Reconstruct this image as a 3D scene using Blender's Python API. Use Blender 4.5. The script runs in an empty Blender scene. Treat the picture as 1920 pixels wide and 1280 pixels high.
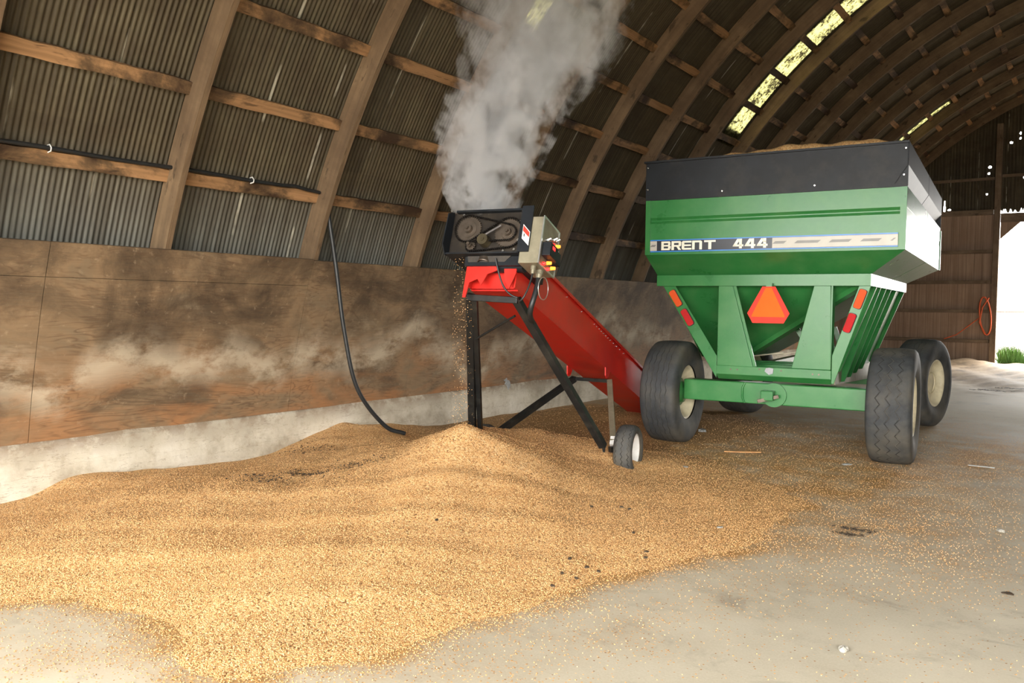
import bpy, math, random
import numpy as np
from mathutils import Vector, Matrix
random.seed(7); RNG = np.random.default_rng(11)
SC = bpy.context.scene; COL = SC.collection
PI = math.pi

# ------------------------------------------------------------------ camera
F = 1550.0; CAMZ = 1.5
YAW = math.radians(35.0416); PITCH = math.radians(2.492); ROLL = math.radians(0.7096)
FWD = Vector((-math.sin(YAW)*math.cos(PITCH), math.cos(YAW)*math.cos(PITCH), -math.sin(PITCH)))
r0 = Vector((math.cos(YAW), math.sin(YAW), 0)); u0 = r0.cross(FWD)
RT = r0*math.cos(ROLL)+u0*math.sin(ROLL); UP = -r0*math.sin(ROLL)+u0*math.cos(ROLL)
CP = Vector((0, 0, CAMZ))
cd = bpy.data.cameras.new('camera'); cam = bpy.data.objects.new('camera', cd); COL.objects.link(cam)
cd.sensor_width = 36; cd.lens = 36*F/1920; cd.clip_start = .05; cd.clip_end = 500
M3 = Matrix((RT, UP, -FWD)).transposed()
cam.matrix_world = Matrix.Translation(CP) @ M3.to_4x4()
SC.camera = cam

def proj(p):
    d = Vector(p)-CP; z = d.dot(FWD)
    if z < .05: return (-9999, -9999, z)
    return (960+F*d.dot(RT)/z, 640-F*d.dot(UP)/z, z)

# ------------------------------------------------------------------ tagging
def tag(o, label=None, cat=None, group=None, kind=None):
    if label: o['label'] = label
    if cat: o['category'] = cat
    if group: o['group'] = group
    if kind: o['kind'] = kind
    return o
def empty(name, mat, label, cat, group=None):
    o = bpy.data.objects.new(name, None); COL.objects.link(o); o.matrix_world = mat; o.empty_display_size = .1
    return tag(o, label, cat, group)
ORD = ['zeroth','first','second','third','fourth','fifth','sixth','seventh','eighth','ninth','tenth','eleventh','twelfth','thirteenth','fourteenth','fifteenth','sixteenth','seventeenth']

# ------------------------------------------------------------------ mesh builder
def ortho(d):
    d = Vector(d).normalized(); a = Vector((0, 0, 1)) if abs(d.z) < .9 else Vector((1, 0, 0))
    x = a.cross(d).normalized(); return x, d.cross(x).normalized()
class MB:
    def __init__(s): s.v = []; s.f = []; s.m = []; s.uv = []; s.mi = 0; s.sm = []; s.smooth = False
    def add(s, vs, fs, uv=None):
        b = len(s.v); s.v += [tuple(p) for p in vs]
        for k, f in enumerate(fs):
            s.f.append(tuple(b+i for i in f)); s.m.append(s.mi); s.sm.append(s.smooth)
            s.uv.append([uv[i] for i in f] if uv else None)
    def box(s, lo, hi, X=(1,0,0), Y=(0,1,0), Z=(0,0,1), O=(0,0,0)):
        X, Y, Z, O = Vector(X), Vector(Y), Vector(Z), Vector(O)
        vs = [O+X*x+Y*y+Z*z for z in (lo[2], hi[2]) for y in (lo[1], hi[1]) for x in (lo[0], hi[0])]
        s.add(vs, [(0,2,3,1),(4,5,7,6),(0,1,5,4),(2,6,7,3),(0,4,6,2),(1,3,7,5)])
    def prism(s, pts, O, X, Y, N, t):      # polygon in X,Y plane, extruded t along N
        O, X, Y, N = Vector(O), Vector(X), Vector(Y), Vector(N)
        n = len(pts); a = [O+X*p[0]+Y*p[1] for p in pts]; b = [p+N*t for p in a]
        s.add(a+b, [tuple(range(n))[::-1], tuple(range(n, 2*n))]+[(i, (i+1) % n, n+(i+1) % n, n+i) for i in range(n)])
    def hull8(s, a, b):                   # two quads a[4], b[4]
        s.add(list(a)+list(b), [(3,2,1,0),(4,5,6,7),(0,1,5,4),(1,2,6,5),(2,3,7,6),(3,0,4,7)])
    def bar(s, p, q, w, h, up=(0,0,1)):
        p, q = Vector(p), Vector(q); d = (q-p).normalized(); x = d.cross(Vector(up)).normalized(); y = x.cross(d)
        s.hull8([p+x*i*w/2+y*j*h/2 for i, j in ((-1,-1),(1,-1),(1,1),(-1,1))], [q+x*i*w/2+y*j*h/2 for i, j in ((-1,-1),(1,-1),(1,1),(-1,1))])
    def cyl(s, p, q, r, r2=None, n=16, cap=True):
        p, q = Vector(p), Vector(q); r2 = r if r2 is None else r2; x, y = ortho(q-p)
        a = [p+(x*math.cos(t)+y*math.sin(t))*r for t in [2*PI*i/n for i in range(n)]]
        b = [q+(x*math.cos(t)+y*math.sin(t))*r2 for t in [2*PI*i/n for i in range(n)]]
        sm = s.smooth; s.smooth = True; base = len(s.v)
        s.add(a+b, [(i, (i+1) % n, n+(i+1) % n, n+i) for i in range(n)]); s.smooth = False
        if cap: s.add(a, [tuple(range(n))[::-1]]); s.add(b, [tuple(range(n))])
        s.smooth = sm
    def tube(s, pts, r, n=10, closed=False):
        P = [Vector(p) for p in pts]; N = len(P); fr = []
        px = None
        for i in range(N):
            d = (P[(i+1) % N]-P[i-1]) if closed else (P[min(i+1, N-1)]-P[max(i-1, 0)])
            d.normalize()
            if px is None: px, _ = ortho(d)
            x = (px-d*px.dot(d)).normalized(); px = x; fr.append((x, d.cross(x)))
        vs = [P[i]+(fr[i][0]*math.cos(2*PI*k/n)+fr[i][1]*math.sin(2*PI*k/n))*(r if not hasattr(r, '__len__') else r[i]) for i in range(N) for k in range(n)]
        fs = [(i*n+k, i*n+(k+1) % n, ((i+1) % N)*n+(k+1) % n, ((i+1) % N)*n+k) for i in range(N if closed else N-1) for k in range(n)]
        sm = s.smooth; s.smooth = True
        s.add(vs, fs)
        s.smooth = sm
        if not closed: s.add(vs[:n], [tuple(range(n))[::-1]]); s.add(vs[-n:], [tuple(range(n))])
    def lathe(s, prof, O, A, n=48, uvs=False):  # prof [(axial, radius)], axis A
        O, A = Vector(O), Vector(A).normalized(); x, y = ortho(A); m = len(prof); vs = []; uv = []
        for i in range(n+1):
            t = 2*PI*i/n; rd = x*math.cos(t)+y*math.sin(t)
            for a, r in prof: vs.append(O+A*a+rd*r); uv.append((a, t))
        fs = [(i*m+k, i*m+k+1, (i+1)*m+k+1, (i+1)*m+k) for i in range(n) for k in range(m-1)]
        sm = s.smooth; s.smooth = True; s.add(vs, fs, uv); s.smooth = sm
    def sphere(s, c, r, n=10, sc=(1,1,1)):
        c = Vector(c); vs = []; m = n//2
        for i in range(m+1):
            for k in range(n):
                a = PI*i/m; t = 2*PI*k/n
                vs.append(c+Vector((r*sc[0]*math.sin(a)*math.cos(t), r*sc[1]*math.sin(a)*math.sin(t), r*sc[2]*math.cos(a))))
        sm = s.smooth; s.smooth = True
        s.add(vs, [(i*n+k, (i+1)*n+k, (i+1)*n+(k+1) % n, i*n+(k+1) % n) for i in range(m) for k in range(n)]); s.smooth = sm
    def build(s, name, mats, parent=None, bevel=0, **tg):
        me = bpy.data.meshes.new(name); me.from_pydata(s.v, [], s.f)
        if not isinstance(mats, (list, tuple)): mats = [mats]
        for m in mats: me.materials.append(m)
        me.polygons.foreach_set('material_index', s.m)
        me.polygons.foreach_set('use_smooth', s.sm)
        if any(u is not None for u in s.uv):
            l = me.uv_layers.new(name='UVMap'); i = 0
            for f, u in zip(s.f, s.uv):
                for k in range(len(f)):
                    if u is not None: l.data[i].uv = u[k]
                    i += 1
        me.update()
        o = bpy.data.objects.new(name, me); COL.objects.link(o)
        if parent is not None: o.parent = parent
        if bevel:
            b = o.modifiers.new('bevel', 'BEVEL'); b.width = bevel; b.segments = 2; b.limit_method = 'ANGLE'; b.angle_limit = .6
        tag(o, **tg)
        return o
def npmesh(name, V, Fc, mat, smooth=True, uv=None, col=None, colname='tint'):
    me = bpy.data.meshes.new(name); V = np.asarray(V, np.float32); Fc = np.asarray(Fc, np.int32); k = Fc.shape[1]
    me.vertices.add(len(V)); me.vertices.foreach_set('co', V.ravel())
    me.loops.add(Fc.size); me.loops.foreach_set('vertex_index', Fc.ravel())
    me.polygons.add(len(Fc)); me.polygons.foreach_set('loop_start', np.arange(0, Fc.size, k, dtype=np.int32))
    me.polygons.foreach_set('loop_total', np.full(len(Fc), k, np.int32))
    me.update(calc_edges=True)
    me.polygons.foreach_set('use_smooth', np.full(len(Fc), smooth))
    if uv is not None:
        l = me.uv_layers.new(name='UVMap'); l.data.foreach_set('uv', np.asarray(uv, np.float32)[Fc.ravel()].ravel())
    if col is not None:
        a = me.attributes.new(colname, 'FLOAT', 'POINT'); a.data.foreach_set('value', np.asarray(col, np.float32))
    me.materials.append(mat); me.update()
    o = bpy.data.objects.new(name, me); COL.objects.link(o); return o

# ------------------------------------------------------------------ materials
def lin(c):
    return tuple(((x/255)/12.92 if x/255 <= .04045 else ((x/255+.055)/1.055)**2.4) for x in c)+(1,)
class NT:
    def __init__(s, name):
        s.m = bpy.data.materials.new(name); s.m.use_nodes = True; s.t = s.m.node_tree; s.n = s.t.nodes; s.l = s.t.links
        s.b = s.n['Principled BSDF']; s.out = s.n['Material Output']; s._tc = None
    def new(s, t, **kw):
        n = s.n.new(t)
        for k, v in kw.items(): setattr(n, k, v)
        return n
    def put(s, sock, v):
        if isinstance(v, bpy.types.NodeSocket): s.l.new(v, sock)
        elif v is not None: sock.default_value = v
    @property
    def obj(s):
        if not s._tc: s._tc = s.new('ShaderNodeTexCoord')
        return s._tc.outputs['Object']
    @property
    def uv(s):
        s.obj; return s._tc.outputs['UV']
    def scale(s, vec, sc=(1,1,1), loc=(0,0,0), rot=(0,0,0)):
        n = s.new('ShaderNodeMapping'); s.put(n.inputs[0], vec); n.inputs['Scale'].default_value = sc; n.inputs['Location'].default_value = loc; n.inputs['Rotation'].default_value = rot; return n.outputs[0]
    def noise(s, vec, sc=5, det=4, rough=.55, dist=0):
        n = s.new('ShaderNodeTexNoise'); s.put(n.inputs['Vector'], vec); n.inputs['Scale'].default_value = sc; n.inputs['Detail'].default_value = det; n.inputs['Roughness'].default_value = rough; n.inputs['Distortion'].default_value = dist; return n.outputs['Fac']
    def vor(s, vec, sc=5, out='Distance', feature='F1', rnd=1):
        n = s.new('ShaderNodeTexVoronoi', feature=feature); s.put(n.inputs['Vector'], vec); n.inputs['Scale'].default_value = sc; n.inputs['Randomness'].default_value = rnd; return n.outputs[out]
    def wave(s, vec, sc, dist=0, det=2, dsc=1, d='X', prof='SIN', typ='BANDS'):
        n = s.new('ShaderNodeTexWave', bands_direction=d, wave_profile=prof, wave_type=typ); s.put(n.inputs['Vector'], vec)
        n.inputs['Scale'].default_value = sc; n.inputs['Distortion'].default_value = dist; n.inputs['Detail'].default_value = det; n.inputs['Detail Scale'].default_value = dsc; return n.outputs['Fac']
    def ramp(s, fac, stops, interp='LINEAR'):
        n = s.new('ShaderNodeValToRGB'); n.color_ramp.interpolation = interp; e = n.color_ramp.elements
        while len(e) < len(stops): e.new(.5)
        for i, (p, c) in enumerate(stops):
            e[i].position = p; e[i].color = c if len(c) == 4 else tuple(c)+(1,)
        s.put(n.inputs[0], fac); return n.outputs[0]
    def maprange(s, v, a, b, c=0, d=1):
        n = s.new('ShaderNodeMapRange'); s.put(n.inputs[0], v)
        for i, x in zip((1,2,3,4), (a,b,c,d)): n.inputs[i].default_value = x
        return n.outputs[0]
    def math(s, op, a, b=None, c=None, clamp=False):
        n = s.new('ShaderNodeMath', operation=op, use_clamp=clamp); s.put(n.inputs[0], a); s.put(n.inputs[1], b); s.put(n.inputs[2], c); return n.outputs[0]
    def mix(s, f, a, b, mode='MIX'):
        n = s.new('ShaderNodeMix', data_type='RGBA', blend_type=mode); s.put(n.inputs[0], f); s.put(n.inputs[6], a); s.put(n.inputs[7], b); return n.outputs[2]
    def sep(s, v):
        n = s.new('ShaderNodeSeparateXYZ'); s.put(n.inputs[0], v); return n.outputs
    def attr(s, name):
        n = s.new('ShaderNodeAttribute', attribute_name=name); return n.outputs
    def bump(s, h, st=.3, d=.01):
        n = s.new('ShaderNodeBump'); s.put(n.inputs['Height'], h); n.inputs['Strength'].default_value = st; n.inputs['Distance'].default_value = d; s.l.new(n.outputs[0], s.b.inputs['Normal']); return n
    def set(s, col=None, rough=.6, metal=0, spec=None, coat=None):
        s.put(s.b.inputs['Base Color'], col); s.put(s.b.inputs['Roughness'], rough); s.put(s.b.inputs['Metallic'], metal)
        if spec is not None: s.put(s.b.inputs['Specular IOR Level'], spec)
        if coat is not None: s.b.inputs['Coat Weight'].default_value = coat; s.b.inputs['Coat Roughness'].default_value = .15
        return s.m
B4 = (0,0,0,1); W4 = (1,1,1,1)
def plain(name, rgb, rough=.5, metal=0, var=.25, sc=8, spec=None, dirt=None, dirt_amt=.5):
    n = NT(name); c = lin(rgb); f = n.noise(n.obj, sc, 5)
    d = tuple(x*(1-var) for x in c[:3])+(1,); l = tuple(min(1, x*(1+var)) for x in c[:3])+(1,)
    col = n.ramp(f, [(.3, d), (.7, l)])
    if dirt:
        f2 = n.noise(n.obj, sc*.6, 8, .7); col = n.mix(n.maprange(f2, .5, .72, 0, dirt_amt), col, lin(dirt))
    return n.set(col, rough, metal, spec)

def m_kernel(colname):
    n = NT(colname); t = n.attr('tint')['Fac']
    col = n.ramp(t, [(0, lin((104,72,42))), (.08, lin((168,126,78))), (.35, lin((204,158,104))), (.7, lin((214,172,120))), (1, lin((222,192,146)))])
    return n.set(col, .6, 0, .15)
M = {}
M['kernel'] = m_kernel('grain_kernels')
def m_pile():
    n = NT('grain_pile'); p = n.obj
    v = n.new('ShaderNodeTexVoronoi'); n.put(v.inputs['Vector'], p); v.inputs['Scale'].default_value = 95
    cr = n.sep(v.outputs['Color'])[0]
    col = n.ramp(cr, [(0, lin((112,80,50))), (.1, lin((166,122,76))), (.35, lin((206,160,106))), (.7, lin((216,174,122))), (1, lin((226,196,148)))])
    edge = n.maprange(v.outputs['Distance'], .45, .75, 1, .8)
    col = n.mix(1, col, n.ramp(edge, [(0, B4), (1, W4)]), 'MULTIPLY')
    big = n.noise(p, 1.1, 4, .6)
    col = n.mix(n.maprange(big, .45, .7, 0, .45), col, lin((186,140,88)))
    # shade at the back of the heap, painted in as a duller grain colour
    st = n.attr('back_shade')['Fac']
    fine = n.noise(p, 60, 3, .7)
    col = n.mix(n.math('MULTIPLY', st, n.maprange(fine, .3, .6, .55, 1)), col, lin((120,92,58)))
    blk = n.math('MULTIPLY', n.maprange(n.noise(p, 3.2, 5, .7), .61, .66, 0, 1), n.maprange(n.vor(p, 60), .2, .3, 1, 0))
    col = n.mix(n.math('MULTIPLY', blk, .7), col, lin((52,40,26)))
    n.bump(n.math('MULTIPLY', v.outputs['Distance'], -1), .7, .006)
    return n.set(col, .65, 0, .25)
M['pile'] = m_pile()
def m_floor():
    n = NT('concrete_floor'); p = n.obj
    big = n.noise(p, .5, 6, .6); mid = n.noise(p, 3, 6, .65); fine = n.noise(p, 90, 3, .6)
    col = n.ramp(big, [(.3, lin((164,155,136))), (.55, lin((190,181,161))), (.75, lin((202,193,174)))])
    col = n.mix(n.maprange(mid, .55, .75, 0, .5), col, lin((128,122,110)))
    col = n.mix(n.maprange(fine, .35, .7, 0, .3), col, lin((205,198,180)))
    smear = n.noise(n.scale(p, (1, 2.2, 1), rot=(0,0,.5)), 1.1, 8, .72, .8)
    col = n.mix(n.maprange(smear, .56, .72, 0, .55), col, lin((104,100,92)))
    cover = n.attr('cover')['Fac']
    v = n.new('ShaderNodeTexVoronoi'); n.put(v.inputs['Vector'], p); v.inputs['Scale'].default_value = 100
    cs = n.sep(v.outputs['Color'])
    patch = n.noise(p, 2.5, 5, .6)
    cv = n.math('MULTIPLY', cover, n.maprange(patch, .3, .65, .25, 1.35))
    on = n.math('MULTIPLY', n.math('LESS_THAN', cs[0], cv), n.maprange(v.outputs['Distance'], .42, .5, 1, 0))
    kc = n.ramp(cs[1], [(0, lin((130,92,52))), (.3, lin((186,138,80))), (.8, lin((214,166,104))), (1, lin((230,196,140)))])
    dust = n.mix(n.math('MULTIPLY', cv, 1.0, clamp=True), col, lin((156,122,78)))
    col = n.mix(on, dust, kc)
    d = n.attr('dirt')['Fac']
    dc = n.ramp(n.noise(p, 2.2, 8, .7), [(.3, lin((84,70,54))), (.5, lin((140,120,96))), (.7, lin((176,156,128)))])
    col = n.mix(d, col, dc)
    n.bump(n.math('ADD', n.math('MULTIPLY', on, .5), n.math('MULTIPLY', mid, .6)), .35, .01)
    return n.set(col, n.maprange(big, .3, .7, .7, .85), 0, .3)
M['floor'] = m_floor()
def m_tin():
    n = NT('corrugated_steel'); uv = n.uv   # u = along barn, v = along arc
    st = n.noise(n.scale(uv, (22, .5, 1)), 1, 4, .6)       # streaks running down the sheets
    st2 = n.noise(n.scale(uv, (7, .35, 1), (3.1,0,0)), 1, 3, .6)
    pt = n.noise(n.scale(uv, (1, 1.2, 1)), 2.2, 7, .65)
    sp = n.sep(uv); sheet = n.math('FRACT', n.math('MULTIPLY', sp[0], 1/.66))
    sid = n.new('ShaderNodeTexWhiteNoise', noise_dimensions='2D')
    cb = n.new('ShaderNodeCombineXYZ'); n.put(cb.inputs[0], n.math('FLOOR', n.math('MULTIPLY', sp[0], 1/.66))); n.put(cb.inputs[1], n.math('FLOOR', n.math('MULTIPLY', n.math('ADD', sp[1], .5), 1/2.1))); n.put(sid.inputs[0], cb.outputs[0])
    col = n.ramp(st, [(.25, lin((54,47,34))), (.5, lin((82,74,55))), (.75, lin((106,98,76)))])
    col = n.mix(n.maprange(pt, .35, .7, 0, .65), col, lin((64,51,36)))
    col = n.mix(n.maprange(sid.outputs[0], 0, 1, 0, .35), col, lin((48,42,31)))
    col = n.mix(n.maprange(st2, .68, .76, 0, .45), col, lin((134,130,116)))
    lowz = n.maprange(n.sep(n.obj)[2], 1.7, 2.7, .55, 0)   # paler, bluer tone towards the foot of the sheets
    col = n.mix(n.math('MULTIPLY', lowz, n.maprange(st, .3, .6, .3, 1)), col, lin((132,138,136)))
    seam = n.math('MULTIPLY', n.math('LESS_THAN', sheet, .03), n.maprange(n.noise(n.scale(uv, (3, 1.5, 1)), 1.5, 3), .50, .60, 0, 1))
    col = n.mix(n.math('MULTIPLY', seam, .7), col, lin((170,166,150)))
    return n.set(col, n.maprange(pt, .3, .7, .5, .75), .25, .4)
M['tin'] = m_tin()
def m_timber(name, a, b, c, sp=.2):
    n = NT(name); p = n.uv
    g = n.noise(n.scale(p, (1.2, 26, 1)), 1, 5, .6, .4); bl = n.noise(p, 1.7, 7, .65, .3); k = n.noise(n.scale(p, (1.5, 6, 1)), 2.3, 4, .6)
    oi = n.new('ShaderNodeObjectInfo'); 
    sh = n.new('ShaderNodeVectorMath', operation='ADD'); n.put(sh.inputs[0], p); n.put(sh.inputs[1], n.mix(1, n.math('MULTIPLY', oi.outputs['Random'], 37.0), B4, 'ADD'))
    for t in [x for x in n.n if x.type == 'MAPPING']: n.l.new(sh.outputs[0], t.inputs[0])
    bl = n.noise(sh.outputs[0], 1.7, 7, .65, .3)
    col = n.ramp(bl, [(.5-sp, lin(a)), (.5, lin(b)), (.5+sp, lin(c))])
    col = n.mix(n.maprange(g, .35, .7, 0, .5), col, lin(tuple(x*.62 for x in b)))
    col = n.mix(n.maprange(k, .62, .68, 0, .6), col, lin(tuple(x*.45 for x in a)))
    n.bump(g, .3, .004)
    return n.set(col, .75, 0, .25)
M['rib'] = m_timber('laminated_rib_wood', (90,72,54), (112,92,70), (132,110,84))
M['girt'] = m_timber('bark_edged_board_wood', (58,42,30), (104,82,58), (164,126,88), .07)
M['post'] = m_timber('end_wall_wood', (92,76,60), (118,100,82), (138,120,100))
def m_ply():
    n = NT('weathered_plywood'); p = n.obj; s = n.sep(p); cb = n.new('ShaderNodeCombineXYZ'); n.put(cb.inputs[0], s[1]); n.put(cb.inputs[1], s[2]); q = cb.outputs[0]
    warp = n.noise(n.scale(q, (.5, 2.4, 1)), 1.5, 4, .6, .5)
    gr = n.new('ShaderNodeMath', operation='FRACT'); n.put(gr.inputs[0], n.math('MULTIPLY', n.math('ADD', warp, n.math('MULTIPLY', s[2], .55)), 15))
    ring = n.math('PINGPONG', gr.outputs[0], .5)
    fib = n.noise(n.scale(q, (2, 60, 1)), 1, 4, .6)
    bl = n.noise(n.scale(q, (.8, 1.4, 1)), 1.4, 8, .62, .5)
    col = n.ramp(bl, [(.28, lin((58,46,35))), (.42, lin((102,86,66))), (.52, lin((130,108,82))), (.62, lin((118,102,80))), (.75, lin((164,146,120)))])
    low = n.maprange(s[2], .4, 1.25, 1, 0)
    orn = n.noise(n.scale(q, (.7, 2.2, 1), (5,2,0)), 1.6, 6, .6, .6)
    col = n.mix(n.math('MULTIPLY', low, n.maprange(orn, .42, .60, .0, .75)), col, lin((164,112,70)))
    col = n.mix(n.math('MULTIPLY', n.maprange(ring, .0, .22, .55, 0), n.maprange(n.noise(q, 2.6, 4, .6), .4, .6, .1, 1)), col, lin((74,54,38)))
    col = n.mix(n.maprange(fib, .4, .7, 0, .35), col, lin((112,88,62)))
    # chalky dried-on band where grain has lain against the boards
    arcb = n.math('ADD', s[2], n.math('MULTIPLY', n.noise(n.scale(q, (.62, .1, 1), (1.3,0,0)), 1, 3), -2.2))
    band = n.math('MULTIPLY', n.maprange(n.math('ABSOLUTE', n.math('ADD', arcb, .13)), .03, .26, 1, 0), n.maprange(n.noise(n.scale(q, (1, 1.5, 1)), 2.4, 9, .68, .1), .40, .56, 0, 1))
    col = n.mix(n.math('MULTIPLY', band, .7), col, lin((188,174,150)))
    dk = n.noise(n.scale(q, (1.2, 1, 1), (9,4,0)), 1.2, 8, .7, .3)
    up = n.maprange(s[2], .9, 1.5, 0, 1)
    col = n.mix(n.math('MULTIPLY', up, n.maprange(dk, .44, .62, 0, .8)), col, lin((60,48,36)))
    sm = n.noise(q, 14, 6, .7); col = n.mix(n.maprange(sm, .6, .72, 0, .35), col, lin((176,156,128)))
    n.bump(n.math('ADD', ring, fib), .25, .004)
    return n.set(col, .7, 0, .3)
M['ply'] = m_ply()
def m_conc():
    n = NT('old_whitewashed_concrete'); p = n.obj; s = n.sep(p); cb = n.new('ShaderNodeCombineXYZ'); n.put(cb.inputs[0], s[1]); n.put(cb.inputs[1], s[2]); q = cb.outputs[0]
    a = n.noise(q, 2, 8, .65); b = n.noise(q, 9, 7, .7)
    col = n.ramp(a, [(.3, lin((150,140,122))), (.5, lin((196,188,170))), (.7, lin((216,210,196)))])
    col = n.mix(n.maprange(b, .52, .7, 0, .5), col, lin((150,136,112)))
    top = n.math('MULTIPLY', n.maprange(s[2], .25, .46, 0, 1), n.maprange(n.noise(q, 4, 8, .7), .40, .54, 0, .9))
    col = n.mix(top, col, lin((112,90,66)))
    crack = n.maprange(n.math('ABSOLUTE', n.math('SUBTRACT', n.noise(n.scale(q, (.5, 3.5, 1)), 2.0, 5, .6), .5)), 0, .006, .45, 0)
    col = n.mix(crack, col, lin((110,96,80)))
    n.bump(b, .5, .012)
    return n.set(col, .85, 0, .2)
M['conc'] = m_conc()
def m_siding():
    n = NT('end_wall_siding'); p = n.obj; s = n.sep(p)
    a = n.noise(n.scale(p, (14, 1, .5)), 1, 4, .6); b = n.noise(p, 1.3, 6, .6)
    bd = n.math('FRACT', n.math('MULTIPLY', s[0], 1/.19))
    col = n.ramp(a, [(.3, lin((132,110,92))), (.7, lin((168,144,124)))])
    col = n.mix(n.maprange(b, .4, .7, 0, .5), col, lin((128,100,80)))
    col = n.mix(n.math('MULTIPLY', n.math('LESS_THAN', bd, .05), .5), col, lin((70,56,46)))
    return n.set(col, .8, 0, .2)
M['siding'] = m_siding()
def m_green(name, rgb, rough=.28):
    n = NT(name); p = n.obj; c = lin(rgb)
    f = n.noise(p, 4, 6, .6); g = n.noise(p, 45, 3, .6)
    col = n.ramp(f, [(.3, tuple(x*.86 for x in c[:3])+(1,)), (.7, tuple(x*1.1 for x in c[:3])+(1,))])
    col = n.mix(n.maprange(f, .45, .75, 0, .16), col, lin((120,128,96)))      # dust film
    col = n.mix(n.maprange(g, .70, .74, 0, .7), col, lin((46,60,36)))         # chips
    sc = n.noise(n.scale(p, (3, 3, 3)), 1.3, 8, .7)
    col = n.mix(n.maprange(sc, .68, .74, 0, .5), col, lin((112,84,56)))
    m = n.set(col, n.maprange(f, .3, .7, rough*.95, rough*1.15), 0, .38); return m
M['green'] = m_green('green_paint', (46,114,58))
def m_black(name, rgb, rough=.4, metal=0):
    return plain(name, rgb, rough, metal, .3, 6, .28, (70,66,58), .25)
M['blackp'] = m_black('black_painted_steel', (20,24,29), .5)
M['housing'] = plain('sooty_steel', (44,39,34), .45, .35, .3, 9, .4, (84,74,60), .5)
M['gear'] = plain('dull_gear_steel', (98,88,78), .4, .7, .3, 14, .5, (60,48,38), .5)
M['chain'] = plain('oiled_chain_steel', (40,37,35), .35, .8, .3, 30)
M['legp'] = plain('worn_black_tube', (26,27,27), .4, .1, .3, 8, .4, (96,92,80), .25)
M['red'] = m_green('red_paint', (190,34,26), .3)
def m_red():
    n = NT('red_machine_paint'); p = n.obj; f = n.noise(p, 3, 6, .6)
    col = n.ramp(f, [(.3, lin((178,30,24))), (.7, lin((205,44,34)))])
    col = n.mix(n.maprange(n.noise(p, 7, 8, .7), .6, .75, 0, .4), col, lin((120,60,44)))
    return n.set(col, n.maprange(f, .3, .7, .3, .42), 0, .5)
M['red'] = m_red()
M['galv'] = plain('zinc_plated_sheet', (138,132,112), .5, .4, .2, 12, .5, (120,112,92), .5)
M['alu'] = plain('bare_aluminium', (200,202,200), .3, .8, .1, 12)
M['chrome'] = plain('bright_bolt_zinc', (205,205,200), .25, .9, .1, 12)
M['ivory'] = plain('cream_rim_paint', (206,196,166), .5, 0, .12, 9, .4, (140,120,90), .5)
M['white'] = plain('white_enamel', (225,225,222), .4, 0, .08, 9, .4, (150,130,110), .4)
M['rubberhose'] = plain('black_rubber', (30,32,33), .45, 0, .2, 12)
M['orangehose'] = plain('orange_cord', (214,96,52), .5, 0, .1, 12)
M['brass'] = plain('dull_brass', (84,76,58), .4, .6, .3, 12)
def m_tire(name, style):
    n = NT(name); sp = n.sep(n.uv); a = sp[0]; t = sp[1]; p = n.obj
    tri = n.math('PINGPONG', n.math('MULTIPLY', t, 30/(2*PI)), .5)   # 0..0.5
    zig = n.math('MULTIPLY', n.math('SUBTRACT', tri, .25), .085 if style == 'zig' else .03)
    aa = n.math('SUBTRACT', a, zig)
    pitch = .088 if style == 'zig' else .055
    fr = n.math('ABSOLUTE', n.math('SUBTRACT', n.math('FRACT', n.math('ADD', n.math('MULTIPLY', aa, 1/pitch), .5+100)), .5))
    groove = n.maprange(fr, .02, .075, 1, 0)
    inb = n.math('LESS_THAN', n.math('ABSOLUTE', a), .135)
    groove = n.math('MULTIPLY', groove, inb)
    f = n.noise(p, 9, 7, .65); d = n.noise(p, 2.4, 6, .6)
    col = n.ramp(f, [(.3, lin((38,41,44))), (.7, lin((60,63,66)))])
    col = n.mix(n.maprange(d, .42, .68, .05, .7), col, lin((98,92,80)))
    col = n.mix(n.math('MULTIPLY', groove, n.maprange(d, .4, .6, .45, .75)), col, n.mix(n.maprange(f, .45, .55, 0, 1), lin((104,100,92)), lin((36,35,34))))
    n.bump(n.math('MULTIPLY', groove, -1), .8, .01)
    return n.set(col, .72, 0, .35)
M['tire'] = m_tire('worn_zigzag_tyre_rubber', 'zig'); M['tire2'] = m_tire('worn_ribbed_tyre_rubber', 'rib')
def m_emis(name, rgb, st):
    n = NT(name); n.b.inputs['Emission Color'].default_value = lin(rgb); n.b.inputs['Emission Strength'].default_value = st
    return n.set(lin(rgb), .3)
M['led'] = m_emis('lit_orange_pilot_lamp', (255,130,40), 2.2); M['ledred'] = m_emis('lit_red_pilot_lamp', (255,40,40), 1.2)
def m_lens(name, rgb):
    n = NT(name); p = n.obj; w = n.wave(n.scale(p, (1,1,1)), 60, d='Z')
    col = n.mix(n.maprange(w, 0, 1, 0, .3), lin(rgb), lin(tuple(x*.6 for x in rgb)))
    n.bump(w, .4, .003); return n.set(col, .2, 0, .5)
M['amber'] = m_lens('amber_lens', (224,84,30)); M['redlens'] = m_lens('red_lens', (190,22,26))
M['smv_o'] = plain('fluorescent_orange_film', (255,100,28), .6, 0, .04, 12, .15); M['smv_r'] = plain('red_reflective_film', (236,60,48), .55, 0, .05, 12, .15)
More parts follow.
